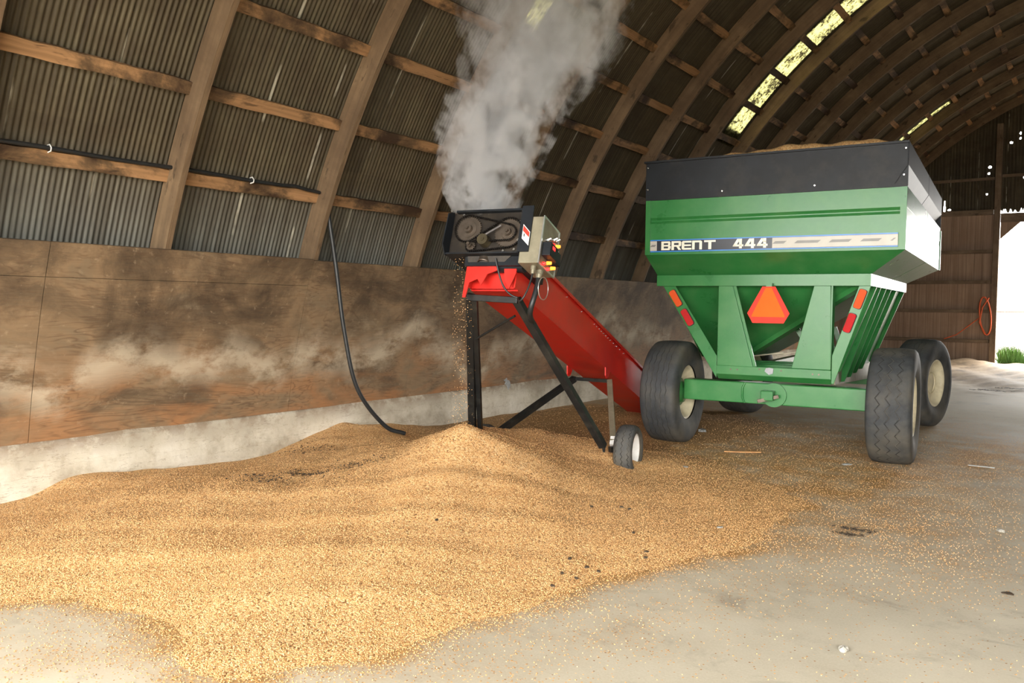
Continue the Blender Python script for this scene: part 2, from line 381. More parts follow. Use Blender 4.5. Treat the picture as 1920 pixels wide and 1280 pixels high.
def m_skyl():
    n = NT('dirty_fibreglass'); p = n.uv
    f = n.noise(n.scale(p, (1, 1, 1)), 16, 7, .7); g = n.noise(p, 3, 5, .6)
    m = n.maprange(n.math('ADD', f, n.math('MULTIPLY', g, .8)), .80, 1.0, 1, .0)
    col = n.mix(m, lin((14,12,6)), lin((92,90,56)))
    tr = n.new('ShaderNodeBsdfTranslucent'); n.put(tr.inputs[0], col)
    df = n.new('ShaderNodeBsdfDiffuse'); n.put(df.inputs[0], lin((120,112,80)))
    mx = n.new('ShaderNodeMixShader'); mx.inputs[0].default_value = .15; n.l.new(tr.outputs[0], mx.inputs[1]); n.l.new(df.outputs[0], mx.inputs[2])
    n.l.new(mx.outputs[0], n.out.inputs[0]); return n.m
M['skylight'] = m_skyl()

# ------------------------------------------------------------------ barn shell
CX, CZ, R = 1.79, -.888, 8.40; XA = .30; PHA = math.degrees(math.acos((CX-XA)/R))
Y0, Y1 = -2.4, 25.45
RD_ = .215; RW = .05
RIBS = [3.885-1.5*k for k in (3, 2, 1)]+[3.885, 5.44, 6.92, 8.33, 9.75, 11.12, 12.53]+[13.87, 15.16, 16.46, 17.76, 19.16, 20.54, 21.95, 23.35, 24.75]     # RIBS[3] is the first whole one in view
assert len([y for y in RIBS if y > Y0+.3]) == len(RIBS)
def arc(phi, r, side=-1):
    a = math.radians(phi); x = CX-r*math.cos(a); z = CZ+r*math.sin(a)
    if side > 0: x = 2*XA-x
    return x, z
GPH = [23.3, 28.1, 32.9, 37.2, 41.3, 45.4, 49.6, 53.7, 57.8, 61.9, 66.0, 70.1, 74.2]
SKY = [(6.96, 7.50, 38.6, 66), (13.16, 13.74, 37.8, 76.6), (21.62, 21.86, 48.0, 57.5)]
def shell():
    per = .0435; n = int((Y1-Y0)/per*6); ys = np.linspace(Y0, Y1, n+1); wv = .006*np.sin(2*PI*ys/per)
    amax = math.degrees(math.acos((CX-XA)/(R+.235)))
    ph = np.concatenate([np.arange(6.0, 80, 1.7), [amax]]); ph = ph[ph <= amax]
    rows = []
    for side in (-1, 1):
        pp = ph if side < 0 else ph[::-1][1:]
        for q in pp: rows.append((q, side))
    V = np.zeros((len(rows), n+1, 3), np.float32); UV = np.zeros((len(rows), n+1, 2), np.float32)
    for i, (q, sd) in enumerate(rows):
        a = math.radians(q); rr = R+.235+wv
        x = CX-rr*math.cos(a); z = CZ+rr*math.sin(a)
        if sd > 0: x = 2*XA-x
        V[i, :, 0] = x; V[i, :, 1] = ys; V[i, :, 2] = z
        UV[i, :, 0] = ys; UV[i, :, 1] = a*R if sd < 0 else 2*math.radians(PHA)*R-a*R
    idx = np.arange(len(rows)*(n+1)).reshape(len(rows), n+1)
    Fq = np.stack([idx[:-1, :-1], idx[:-1, 1:], idx[1:, 1:], idx[1:, :-1]], -1)
    keep = np.ones(Fq.shape[:2], bool)
    rp = np.array([q for q, s in rows]); rs = np.array([s for q, s in rows]); yc = (ys[:-1]+ys[1:])/2
    for a, b, p0, p1 in SKY:
        rm = ((rp[:-1]+rp[1:])/2 > p0) & ((rp[:-1]+rp[1:])/2 < p1) & (rs[:-1] < 0); keep &= ~(rm[:, None] & ((yc > a+.01) & (yc < b-.01))[None, :])
    o = npmesh('ceiling', V.reshape(-1, 3), Fq[keep].reshape(-1, 4), M['tin'], True, UV.reshape(-1, 2)); tag(o, kind='structure')
    for k, (a, b, p0, p1) in enumerate(SKY):
        m = int((b-a)/per*6)+2; yy = np.linspace(a-.03, b+.03, m); pp = np.arange(p0-1.3, p1+1.3, .8)
        Vv = []; U = []
        for q in pp:
            aa = math.radians(q)
            for y in yy:
                rr = R+.222+.006*math.sin(2*PI*y/per); Vv.append((CX-rr*math.cos(aa), y, CZ+rr*math.sin(aa))); U.append((y, aa*R))
        ix = np.arange(len(Vv)).reshape(len(pp), m); fq = np.stack([ix[:-1, :-1], ix[:-1, 1:], ix[1:, 1:], ix[1:, :-1]], -1).reshape(-1, 4)
        o = npmesh('skylight_panel', Vv, fq, M['skylight'], True, U)
        tag(o, ['pale yellowish fibreglass skylight sheet glowing behind the steam', 'long mottled fibreglass skylight strip above the green grain cart', 'thin bright skylight strip far down the barn roof'][k], 'skylight')
shell()
def make_rib(y, full=True):
    mb = MB(); w = RW; lo, hi = 3.0, PHA
    ph = np.linspace(lo, hi, 40); rings = [(q, -1) for q in ph]+[(q, 1) for q in ph[::-1][1:]]
    vs = []; uv = []
    for q, sd in rings:
        for r, yy, vv in ((R, y-w/2, 0), (R, y+w/2, .13), (R+RD_, y+w/2, .28), (R+RD_, y-w/2, .41)):
            x, z = arc(q, r, sd); vs.append((x, yy, z)); s = math.radians(q)*R; uv.append((s if sd < 0 else 2*math.radians(PHA)*R-s, vv))
    n = len(rings); mb.smooth = False
    for i in range(n-1):
        for k in range(4):
            a, b, c, d = i*4+k, i*4+(k+1) % 4, (i+1)*4+(k+1) % 4, (i+1)*4+k
            uvs = [uv[a], uv[b], uv[c], uv[d]]
            if k == 3: uvs = [uv[a], (uv[b][0], .54), (uv[c][0], .54), uv[d]]
            mb.add([vs[a], vs[b], vs[c], vs[d]], [(0, 1, 2, 3)], uvs)
    return mb
for k, y in enumerate(RIBS):
    o = make_rib(y).build('arched_rib', M['rib'])
    vis = k-2
    nm = 'leftmost' if vis == 1 else ORD[max(vis, 1)]
    if vis < 1: lb = 'laminated wooden roof rib at the photo\'s left edge, the nearest to the camera' if vis == 0 else 'laminated wooden roof rib by the barn\'s open front behind the camera'
    else: lb = f'curved laminated wooden roof rib, {nm} whole one counted from the left edge' if vis > 1 else 'curved laminated wooden roof rib, nearest whole one at the left'
    tag(o, lb, 'roof rib', 'laminated ribs of the arched roof')
# boards between the ribs
def girt_mesh(L):
    mb = MB(); n = 10; rg = random.Random(3); vs = []; uv = []
    for i in range(n+1):
        t = -L/2+L*i/n; a = .004*rg.uniform(-1, 1); b = .006*rg.uniform(-1, 1)
        for (p, q, v) in ((0, -.055+a, 0), (0, .05+b, .105), (.042, .05+b, .155), (.042, -.055+a, .26)): vs.append((p, t, q)); uv.append((t, v))
    for i in range(n):
        for k in range(4):
            A, B_, C_, D = i*4+k, i*4+(k+1) % 4, (i+1)*4+(k+1) % 4, (i+1)*4+k
            uvs = [uv[A], uv[B_], uv[C_], uv[D]]
            if k == 3: uvs = [uv[A], (uv[B_][0], .31), (uv[C_][0], .31), uv[D]]
            mb.add([vs[A], vs[B_], vs[C_], vs[D]], [(0, 1, 2, 3)], uvs)
    mb.add(vs[:4], [(3, 2, 1, 0)], uv[:4]); mb.add(vs[-4:], [(0, 1, 2, 3)], uv[-4:])
    return mb
g0 = None
for k in range(len(RIBS)-1):
    ya, yb = RIBS[k], RIBS[k+1]; vis = k-2
    for j, q in enumerate(GPH):
        x, z = arc(q, R+.168); yc = (ya+yb)/2; inv = False
        for yy in np.linspace(ya+.1, yb-.1, 6):
            p = proj((x, yy, z))
            if -5 < p[0] < 1925 and -5 < p[1] < 1285 and p[2] > 0: inv = True
        if not inv: continue
        if 1215 < proj((x, yc, z))[0] < 1700 and proj((x, yc, z))[1] > 330: continue
        if g0 is None: o = g0 = girt_mesh(1.0).build('purlin_board', M['girt'])
        else: o = g0.copy(); COL.objects.link(o)
        a = math.radians(q)
        # local x = outward radial, local y = barn axis, local z = along arc
        X = Vector((-math.cos(a), 0, math.sin(a))); Z = Vector((math.sin(a), 0, math.cos(a))); Yv = Vector((0, 1, 0))
        Mx = Matrix((X, Yv, Z)).transposed().to_4x4(); o.matrix_world = Matrix.Translation(Vector((x, yc, z))) @ Mx @ Matrix.Diagonal((1, yb-ya-RW, 1, 1))
        bay = 'left of the nearest whole rib' if vis == 0 else ('in the photo\'s top left corner bay' if vis < 0 else f'just right of the {ORD[vis]} rib')
        tag(o, f'rough purlin board {bay}, {ORD[j+1]} row up from the plywood', 'purlin', 'purlin boards between the roof ribs')

# plywood lining, following the rib curve
def ply(y0, y1, z0, z1, label, name='plywood_sheet', off=0):
    mb = MB(); n = 10; vs = []; rr = R-.004-off; t = .018
    for i in range(n+1):
        z = z0+(z1-z0)*i/n; q = math.asin((z-CZ)/rr); c, s = math.cos(q), math.sin(q)
        x = CX-rr*c
        for (d, y) in ((0, y0), (0, y1), (t, y1), (t, y0)): vs.append((x+d*c, y, z-d*s))
    fs = [(i*4+k, i*4+(k+1) % 4, (i+1)*4+(k+1) % 4, (i+1)*4+k) for i in range(n) for k in range(4)]+[(0, 3, 2, 1), (n*4, n*4+1, n*4+2, n*4+3)]
    mb.add(vs, fs); o = mb.build(name, M['ply']); tag(o, label, 'plywood panel', 'plywood lining the left wall'); return o
ply(.3, 2.955, .43, 1.668, 'weathered plywood sheet at the photo\'s far left edge, low part')
ply(2.96, 5.395, .43, 1.668, 'weathered plywood sheet with chalky band, left of the hanging black hose')
ply(.3, 2.955, 1.672, 1.92, 'narrow plywood strip along the top at the photo\'s left edge', 'plywood_strip')
ply(2.96, 5.395, 1.672, 1.92, 'narrow plywood strip above the sheet left of the hanging hose', 'plywood_strip')
ply(5.40, 7.10, .43, 1.91, 'orange-brown plywood sheet behind the hanging black hose')
ply(7.105, 8.55, .43, 1.91, 'stained plywood sheet behind the black legs of the red conveyor')
ply(8.555, 10.985, .43, 1.92, 'greyish plywood sheet behind the middle of the red trough')
ply(10.99, 13.4, .43, 1.92, 'grey plywood sheet between the red trough and the green cart')
ply(13.405, 15.5, .43, 1.92, 'grey plywood sheet just left of the green cart')
ply(15.505, 19.9, .43, 1.92, 'dim plywood sheet behind the green cart')
ply(19.905, 25.3, .43, 1.92, 'far plywood sheet next to the end wall')

# concrete stem wall
mb = MB(); xb = -6.47
ys = np.linspace(Y0, 25.4, 60); n = len(ys)
vs = []
for y in ys:
    w = .012*math.sin(y*2.1)+.008*math.sin(y*5.3)
    vs += [(xb+w, y, -.1), (xb+w, y, .40), (xb-.05+w, y, .47), (xb-.35, y, .47), (xb-.35, y, -.1)]
mb.add(vs, [(i*5+k, (i+1)*5+k, (i+1)*5+(k+1) % 5, i*5+(k+1) % 5) for i in range(n-1) for k in range(5)])
mb.build('wall_left', M['conc'], kind='structure')
mb = MB(); mb.box((7.05, Y0, -.1), (7.4, 25.4, .9)); mb.build('wall_right', M['conc'], kind='structure')

# ------------------------------------------------------------------ grain heap height field
CTRL = [(-4.37,1.85,0),(-4.13,2.1,0),(-3.33,2.06,0),(-2.85,1.98,0),(-2.5,2.45,0),(-2.33,3.0,0),(-2.2,3.7,0),(-2.0,4.4,0),(-1.85,4.9,0),(-1.75,5.7,.0),(-1.85,6.5,.0),
 (-3.5,2.9,.09),(-3.2,3.6,.12),(-2.7,3.4,.05),(-2.6,4.3,.07),(-3.2,4.5,.14),(-4.3,2.8,.10),(-4.6,3.4,.14),(-5.2,3.2,.13),(-5.0,4.2,.15),(-5.8,3.6,.12),(-4.0,4.0,.17),(-4.2,4.6,.22),(-4.9,5.1,.2),
 (-5.2,2.2,.05),(-5.6,1.6,0),(-6.4,1.9,-.03),(-6.45,2.6,.0),(-6.45,2.95,.03),(-6.45,3.3,.12),(-6.45,3.75,.12),(-6.45,4.4,.05),(-6.45,4.9,.02),(-6.45,5.4,.09),(-6.45,5.9,.18),(-6.45,6.35,.19),(-6.45,6.9,.13),(-6.45,7.5,.04),(-6.45,8.3,.03),(-6.45,9.2,.03),(-6.45,10,.0),
 (-5.5,5.6,.17),(-5.4,6.6,.10),(-4.0,5.13,.26),(-3.4,5.6,.17),(-3.75,6.2,.20),(-3.15,6.30,.06),(-3.0,6.75,.06),(-3.55,6.6,.20),(-3.0,5.0,.12),(-2.5,5.2,.05),(-2.6,6.2,.05),(-4.3,6.2,.24),(-4.72,6.15,.40),(-5.1,6.2,.22),(-4.3,7.0,.20),(-4.0,7.3,.14),(-5,8,.04),(-5.2,9.6,.16),(-5.6,8.9,.10),(-4.4,8.4,.05),(-3.8,7.9,.02),(-2.8,7.2,.015),(-2,7.6,-.02),(-1.2,7,-.04),
 (-5,1.0,-.07),(-3,1.0,-.08),(-1.7,2.2,-.08),(-1.3,3.6,-.07),(-1.0,5,-.06),(-.8,6.2,-.06),(-6.4,1.0,-.08),(-3,9.5,-.02),(-3,12,-.05),(-6,12.5,-.03),(0,8,-.1),(0,3,-.12),(.5,12,-.1),(-1.5,.3,-.12),(-4,0,-.12)]
CT = np.array(CTRL)
def tps(r): return np.where(r > 1e-9, r*r*np.log(np.maximum(r, 1e-9)), 0)
_n = len(CT); K = tps(np.hypot(CT[:, None, 0]-CT[None, :, 0], CT[:, None, 1]-CT[None, :, 1]))+np.eye(_n)*.02
P_ = np.c_[np.ones(_n), CT[:, :2]]; A_ = np.block([[K, P_], [P_.T, np.zeros((3, 3))]]); W_ = np.linalg.solve(A_, np.r_[CT[:, 2], 0, 0, 0])
def wig(x, y):
    return (.010*np.sin(3.1*x+1.3*y+.5)+.008*np.sin(1.7*x-4.3*y+1)+.006*np.sin(7.3*x+5.1*y)+.005*np.sin(-6.1*x+8.9*y+2)+.003*np.sin(15*x+11*y)+.003*np.sin(13*x-17*y+1))
def hgt(x, y):
    x = np.asarray(x, float); y = np.asarray(y, float); out = np.zeros(x.shape)
    flat = out.ravel(); xf, yf = x.ravel(), y.ravel()
    for s in range(0, len(xf), 20000):
        a, b = xf[s:s+20000], yf[s:s+20000]
        r = np.hypot(a[:, None]-CT[None, :, 0], b[:, None]-CT[None, :, 1])
        flat[s:s+20000] = tps(r) @ W_[:_n]+W_[_n]+W_[_n+1]*a+W_[_n+2]*b
    h = flat.reshape(x.shape)
    r = np.hypot(x+4.02, y-5.12)
    h = h+.30*np.exp(-(np.sqrt(r*r+.004)/.52)**1.35)+wig(x, y)*np.clip(.35+h*7, .3, 1.7)
    far = np.clip((y-10.5)/2, 0, 1); h = h*(1-far)-.04*far
    return h
def smooth(a, b, x):
    t = np.clip((x-a)/(b-a), 0, 1); return t*t*(3-2*t)
def cover(x, y, h=None):
    if h is None: h = hgt(x, y)
    c = np.where(h > -.004, .95, .95*np.exp((h+.004)/.011))
    c = np.maximum(c, .80*smooth(5.6, 7.0, y)*smooth(-.2, -1.6, x)*smooth(15, 9, y))          # trampled grain round the cart
    c = np.maximum(c, .60*smooth(3.8, 6.3, y)*smooth(.6, -1.5, x)*smooth(15, 9, y))
    c = np.maximum(c, .95*np.exp(-((x+.9)/.6)**2-((y-9.9)/1.9)**2))
    c = np.maximum(c, .30*np.exp(-((x+3.7)/.6)**2-((y-1.75)/.4)**2))
    c = np.maximum(c, .16*np.exp(-((x+2.0-.25*(y-3))/.6)**2)*smooth(1.5, 2.5, y))
    c = np.maximum(c, .045)
    return c
gx = np.arange(-6.5, 1.0, .03); gy = np.arange(-.3, 12.6, .03); GX, GY = np.meshgrid(gx, gy); GH = hgt(GX, GY)
V = np.stack([GX, GY, GH], -1).reshape(-1, 3); ix = np.arange(GX.size).reshape(GX.shape)
fq = np.stack([ix[:-1, :-1], ix[:-1, 1:], ix[1:, 1:], ix[1:, :-1]], -1); keep = (GH[:-1, :-1] > -.012) | (GH[1:, 1:] > -.012) | (GH[1:, :-1] > -.012)
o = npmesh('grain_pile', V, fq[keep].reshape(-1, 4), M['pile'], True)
back_shade = (smooth(6.6, 7.8, V[:, 1])*.8*smooth(-.9, -2.6, V[:, 0])*smooth(-2.2, -4.0, V[:, 0]-0*V[:, 1])+smooth(7.2, 8.5, V[:, 1])*.7).clip(0, .85)  # mask of the painted shade, stronger towards the back of the heap
a = o.data.attributes.new('back_shade', 'FLOAT', 'POINT'); a.data.foreach_set('value', back_shade.astype(np.float32))
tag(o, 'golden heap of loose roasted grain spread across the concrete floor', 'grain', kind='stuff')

# floor with its kernel cover stored as an attribute
fx = np.concatenate([np.arange(-6.8, 1.5, .08), np.arange(1.5, 7.2, .5)]); fy = np.concatenate([np.arange(-3, 13, .08), np.arange(13, 25.6, .25)])
FX, FY = np.meshgrid(fx, fy); cv = cover(FX, FY)
dirt = smooth(16.5, 20, FY+.8*np.sin(FX*3))
FZ = .11*smooth(15, 24, FY)+dirt*(.03*np.sin(FX*4+FY*2)+.02*np.sin(FX*9-FY*7)); FZ = np.where(FY < 15, 0, FZ)
FZ = FZ+.10*np.exp(-((FY-24.9)/.45)**2)*smooth(-1.5, -2.6, FX)
ix = np.arange(FX.size).reshape(FX.shape); fq = np.stack([ix[:-1, :-1], ix[:-1, 1:], ix[1:, 1:], ix[1:, :-1]], -1).reshape(-1, 4)
o = npmesh('floor', np.stack([FX, FY, FZ], -1).reshape(-1, 3), fq, M['floor'], True, col=cv.ravel(), colname='cover')
a = o.data.attributes.new('dirt', 'FLOAT', 'POINT'); a.data.foreach_set('value', dirt.ravel().astype(np.float32)); tag(o, kind='structure')

# loose kernels: real little grains
def kernels(name, X, Y, Z, N=None, size=.0043):
    n = len(X); u = RNG.normal(size=(n, 3)); u[:, 2] *= .35; u /= np.linalg.norm(u, axis=1)[:, None]
    w = RNG.normal(size=(n, 3)); w -= (w*u).sum(1)[:, None]*u; w /= np.linalg.norm(w, axis=1)[:, None]; q = np.cross(u, w)
    s = size*RNG.uniform(.75, 1.25, n)[:, None]; c = np.stack([X, Y, Z], -1)
    P = np.stack([c+u*s, c+w*s*.72, c+q*s*.5, c-u*s, c-w*s*.72, c-q*s*.5], 1)
    base = np.array([(0,1,2),(1,3,2),(3,4,2),(4,0,2),(1,0,5),(3,1,5),(4,3,5),(0,4,5)])
    Fk = (np.arange(n)[:, None, None]*6+base[None]).reshape(-1, 3)
    return npmesh(name, P.reshape(-1, 3), Fk, M['kernel'], True, col=np.repeat(RNG.uniform(0, 1, n), 6))
def inframe(x, y, z, m=20):
    d = np.stack([x, y, z-CAMZ], -1); zz = d @ np.array(FWD); px = 960+F*(d @ np.array(RT))/zz; py = 640-F*(d @ np.array(UP))/zz
    return (zz > .3) & (px > -m) & (px < 1920+m) & (py > -m) & (py < 1280+m), zz
n = 1150000; X = RNG.uniform(-6.4, .8, n); Y = RNG.uniform(.9, 12.0, n); ok, zz = inframe(X, Y, np.zeros(n)); X, Y, zz = X[ok], Y[ok], zz[ok]
H = hgt(X, Y); C_ = cover(X, Y, H); clump = .5+.25*np.sin(X*5.1+1.7*np.sin(Y*3.3))+.25*np.sin(Y*6.7-X*4.1+1.9*np.sin(X*2.9))
p = np.where(H > 0, .60*np.exp(-np.maximum(zz-4.5, 0)/2.2), C_**1.5*(.5+clump*.6)*.6*np.exp(-np.maximum(zz-4.5, 0)/2.3)*smooth(12, 9, Y))
keepk = RNG.uniform(0, 1, len(X)) < p; X, Y, H = X[keepk], Y[keepk], H[keepk]
hp = H > 0
print('KERNELS', hp.sum(), (~hp).sum())
o = kernels('loose_kernels_on_pile', X[hp], Y[hp], np.maximum(H[hp], 0)+.003); tag(o, 'loose golden grain kernels covering the surface of the heap', 'grain kernels', kind='stuff')
o = kernels('scattered_kernels', X[~hp], Y[~hp], np.full((~hp).sum(), .0035)); tag(o, 'stray golden grain kernels scattered over the bare concrete', 'grain kernels', kind='stuff')
#PART2
# ------------------------------------------------------------------ end wall
def arctop(x):
    xx = x if x <= XA else 2*XA-x
    return CZ+math.sqrt(max((R+.20)**2-(CX-xx)**2, 0))
YE = 25.42; DX0, DX1, DZ = -2.12, 2.72, 4.05
mb = MB()
def col_strip(x0, x1, z0, z1=None):
    a = arctop(x0) if z1 is None else z1; b = arctop(x1) if z1 is None else z1
    mb.prism([(x0, z0), (x1, z0), (x1, b), (x0, a)], (0, YE, 0), (1,0,0), (0,0,1), (0,1,0), .03)
xs = np.arange(-6.6, DX0-.01, .28); xs = list(xs)+[DX0]
for a, b in zip(xs[:-1], xs[1:]): col_strip(a, b, -.1, min(4.1, arctop(a), arctop(b)))
for a, b in zip(np.arange(DX1, 7.1, .3), np.arange(DX1+.3, 7.4, .3)): col_strip(a, b, -.1, min(4.1, arctop(a), arctop(b)))
mb.build('wall_back', M['siding'], kind='structure')
# tin gable above, with the rust holes and lifted sheet feet that let daylight in
holes = [(-3.42, 4.12, .055, .46, 1), (-2.19, 4.12, .06, .72, 1), (-2.37, 5.33, .05, .05, 0), (-2.39, 5.16, .035, .04, 0), (-2.33, 5.03, .04, .03, 0), (-2.42, 4.62, .035, .035, 0), (-1.90, 5.93, .05, .035, 0), (-1.70, 6.15, .03, .05, 0), (-1.70, 6.02, .03, .04, 0), (-3.3, 4.25, .055, .03, 0), (-1.58, 5.0, .03, .04, 0)]
for x in (-3.55, -2.62, -2.5, -2.44, -2.08, -2.02, -1.98, -1.86, -1.76, -1.62, -1.55, -1.4): holes.append((x, 4.12, .05, .05+.05*abs(math.sin(x*9)), 1))
S_ = .011; vx = np.arange(-5.4, -.6, S_); vz = np.arange(4.1, 7.4, S_)
GXe, GZe = np.meshgrid(vx, vz); Vg = np.stack([GXe, np.full_like(GXe, YE)+.01*np.sin(GXe*2*PI/.0762), GZe], -1).reshape(-1, 3)
ix = np.arange(GXe.size).reshape(GXe.shape); fq = np.stack([ix[:-1, :-1], ix[:-1, 1:], ix[1:, 1:], ix[1:, :-1]], -1)
xc = GXe[:-1, :-1]+S_/2; zc = GZe[:-1, :-1]+S_/2
tp = np.vectorize(arctop)(xc); keep = zc < tp
for hx, hz, w, hh, tri in holes:
    if tri: keep &= ~((np.abs(xc-hx) < w*.6*(1-(zc-hz)/hh)) & (zc-hz < hh))
    else: keep &= ~(((xc-hx)/w/.7)**2+((zc-hz)/hh/.7)**2 < 1)
o = npmesh('wall_back', Vg, fq[keep].reshape(-1, 4), M['tin'], True, np.stack([GXe, GZe], -1).reshape(-1, 2)); tag(o, kind='structure')
mb = MB(); xs = np.arange(-.62, 6.9, .3)
for a, b in zip(xs[:-1], xs[1:]): col_strip(a, b, 4.1)
for a, b in ((-6.6, -6.3), (-6.3, -6.0), (-6.0, -5.7), (-5.7, -5.4)):
    if min(arctop(a), arctop(b)) > 4.1: col_strip(a, b, 4.1)
mb.build('wall_back', M['tin'], kind='structure')
def board(name, lo, hi, label, cat, mat='post', group=None, **kw):
    mb = MB(); c = [(lo[i]+hi[i])/2 for i in range(3)]; L = [hi[i]-lo[i] for i in range(3)]; mb.box([-v/2 for v in L], [v/2 for v in L])
    ax = max(range(3), key=lambda i: L[i])
    for k, f in enumerate(mb.f):
        mb.uv[k] = [(mb.v[i][ax], sum(mb.v[i][j] for j in range(3) if j != ax)) for i in f]
    o = mb.build(name, M[mat], bevel=.006); o.location = c; tag(o, label, cat, group); return o
board('door_post', (-2.22, YE-.2, .0), (-2.08, YE-.03, 6.42), 'tall wooden post at the left side of the far doorway, reaching the roof', 'post')
board('door_post', (DX1-.02, YE-.2, .0), (DX1+.12, YE-.03, 6.42), 'tall wooden post at the right side of the far doorway', 'post')
board('door_header', (-2.07, YE-.16, 3.84), (DX1-.03, YE-.03, 4.08), 'wooden header beam over the bright far doorway', 'beam')
board('top_plate', (-4.9, YE-.11, 4.06), (-2.24, YE-.03, 4.20), 'horizontal timber across the end wall where dark tin starts above', 'beam')
for k, z in enumerate((.70, 1.50, 2.28, 3.09)):
    board('wall_girt', ((-6.3, -6.1, -5.8, -5.45)[k], YE-.14, z-.045), (-2.24, YE-.03, z+.045), f'horizontal girt on the end wall left of the doorway, {["lowest", "second from the bottom", "third from the bottom", "topmost"][k]} of four', 'girt', 'post', 'girts on the end wall')
board('gable_girt', (-4.1, YE-.11, 4.98), (-2.24, YE-.03, 5.05), 'thin horizontal girt across the dark tin gable left of the tall post', 'girt')
board('gable_girt', (-2.07, YE-.11, 5.03), (DX1-.03, YE-.03, 5.10), 'thin horizontal girt across the dark tin gable right of the tall post', 'girt')
mb = MB(); mb.prism([(-2.07, 3.84), (-1.62, 3.84), (-2.07, 3.40)], (0, YE-.12, 0), (1,0,0), (0,0,1), (0,1,0), .05)
o = mb.build('corner_brace', M['siding']); tag(o, 'triangular wooden corner brace at the top left of the far doorway', 'brace')
# orange cord on the doorpost
mb = MB(); pts = []
for i in range(28):
    t = i/28*2*PI; pts.append((-2.33+.13*math.cos(t)-.05*math.sin(t), YE-.24, 1.38+.50*math.sin(t)))
mb.tube(pts, .02, 8, True)
mb.tube([(-2.26, YE-.25, 1.86), (-2.40, YE-.25, 1.6), (-2.46, YE-.25, 1.2), (-2.32, YE-.25, .92)], .018, 8)
mb.tube([(-2.44, YE-.22, 1.35), (-2.7, YE-.2, 1.12), (-3.0, YE-.17, .86), (-3.3, YE-.16, .74)], .012, 8)
mb.build('orange_cord', M['orangehose'], label='looped orange cord hanging on the post beside the far doorway', cat='cord')

# added unseen tin gable behind the camera, its doorway sized to shape the daylight
mb = MB(); FO = 4.1; fx0, fx1 = -4.8, 6.3
for a in np.arange(-6.6, 7.2, .3):
    b = a+.3
    if b <= fx0+.01 or a >= fx1-.01: mb.prism([(a, -.1), (b, -.1), (b, min(FO, arctop(b))), (a, min(FO, arctop(a)))], (0, Y0, 0), (1,0,0), (0,0,1), (0,1,0), .03)
    if min(arctop(a), arctop(b)) > FO: mb.prism([(a, FO), (b, FO), (b, arctop(b)), (a, arctop(a))], (0, Y0, 0), (1,0,0), (0,0,1), (0,1,0), .03)
mb.build('wall_front_added', M['tin'], kind='structure')
# ------------------------------------------------------------------ outside
def m_gravel(nm='bright_gravel', k=1):
    n = NT(nm); f = n.noise(n.obj, 3, 7, .7); return n.set(n.ramp(f, [(.3, lin((120*k,112*k,100*k))), (.7, lin((160*k,152*k,140*k)))]), .9)
GR = m_gravel()
mb = MB(); mb.box((-60, YE+.05, -.2), (60, 90, .10)); o = mb.build('ground', m_gravel('far_gravel', .55), kind='structure')
mb = MB(); mb.box((-60, -60, -.3), (60, Y0-.02, -.02)); mb.build('ground', GR, kind='structure')
def m_leaf(name, rgb):
    n = NT(name); f = n.noise(n.obj, 9, 3); return n.set(n.mix(f, lin(rgb), lin(tuple(x*.6 for x in rgb))), .6, 0, .3)
M['grass'] = m_leaf('fresh_grass', (92,132,56))
mb = MB(); rg = random.Random(5)
for i in range(900):
    x = -2.05+abs(rg.gauss(0, .38)); y = 26.3+rg.uniform(-.5, .6); h = rg.uniform(.10, .48)*math.exp(-((x+1.85)/.75)**2)+.05; a = rg.uniform(0, PI); dx, dy = .012*math.cos(a), .012*math.sin(a); lx, ly = rg.gauss(0, .10), rg.gauss(0, .1)
    mb.add([(x-dx, y-dy, .1), (x+dx, y+dy, .1), (x+lx*.5+dx*.6, y+ly*.5, .1+h*.6), (x+lx, y+ly, .1+h), (x+lx*.5-dx*.6, y+ly*.5, .1+h*.6)], [(0,1,2,3,4)])
mb.build('grass_clump', M['grass'], label='green grass tuft in sunlight just outside the far doorway', cat='grass', kind='stuff')
mb = MB(); mb.cyl((-6, 37, 1.5), (12, 37, 1.5), .035, n=8); mb.build('fence_rail', M['post'], label='thin rail seen through the bright doorway', cat='rail')

# ------------------------------------------------------------------ grain cart
TH = math.radians(4.3); CO = Vector((-2.728, 8.67, 0)); RU = Vector((math.cos(TH), math.sin(TH), 0)); FV = Vector((-math.sin(TH), math.cos(TH), 0))
cart = empty('grain_cart', Matrix.Translation(CO) @ Matrix((RU, FV, Vector((0,0,1)))).transposed().to_4x4(), 'green four-wheeled gravity grain cart with black top extension and orange triangle', 'grain cart')
SILV0 = plain('faded_sticker', (150,152,156), .5, 0, .15, 30); G = M['green']; VR = -.45; LV = 4.0; HW = 1.27
def wallprof(mb, prof, p0, p1, nrm, t=.012):    # prof [(offset,z)] extruded from p0 to p1 in plan
    p0, p1, nrm = Vector(p0), Vector(p1), Vector(nrm)
    a = [p0+nrm*o+Vector((0,0,z)) for o, z in prof]; b = [p1+nrm*o+Vector((0,0,z)) for o, z in prof]
    a2 = [p-nrm*t for p in a]; b2 = [p-nrm*t for p in b]; n = len(prof)
    mb.add(a+b+a2+b2, [(i, i+1, n+i+1, n+i) for i in range(n-1)]+[(2*n+i+1, 2*n+i, 3*n+i, 3*n+i+1) for i in range(n-1)]+[(0, n, 3*n, 2*n), (n-1, 2*n+n-1, 3*n+n-1, n+n-1)]+[(i+1, i, 2*n+i, 2*n+i+1) for i in range(n-1)]+[(n+i, n+i+1, 3*n+i+1, 3*n+i) for i in range(n-1)])
GP = [(0, 2.06), (0, 2.388), (-.022, 2.415), (-.022, 2.425), (0, 2.452), (0, 2.635)]
mb = MB()
wallprof(mb, GP, (-1.215, VR, 0), (1.215, VR, 0), (0, -1, 0))
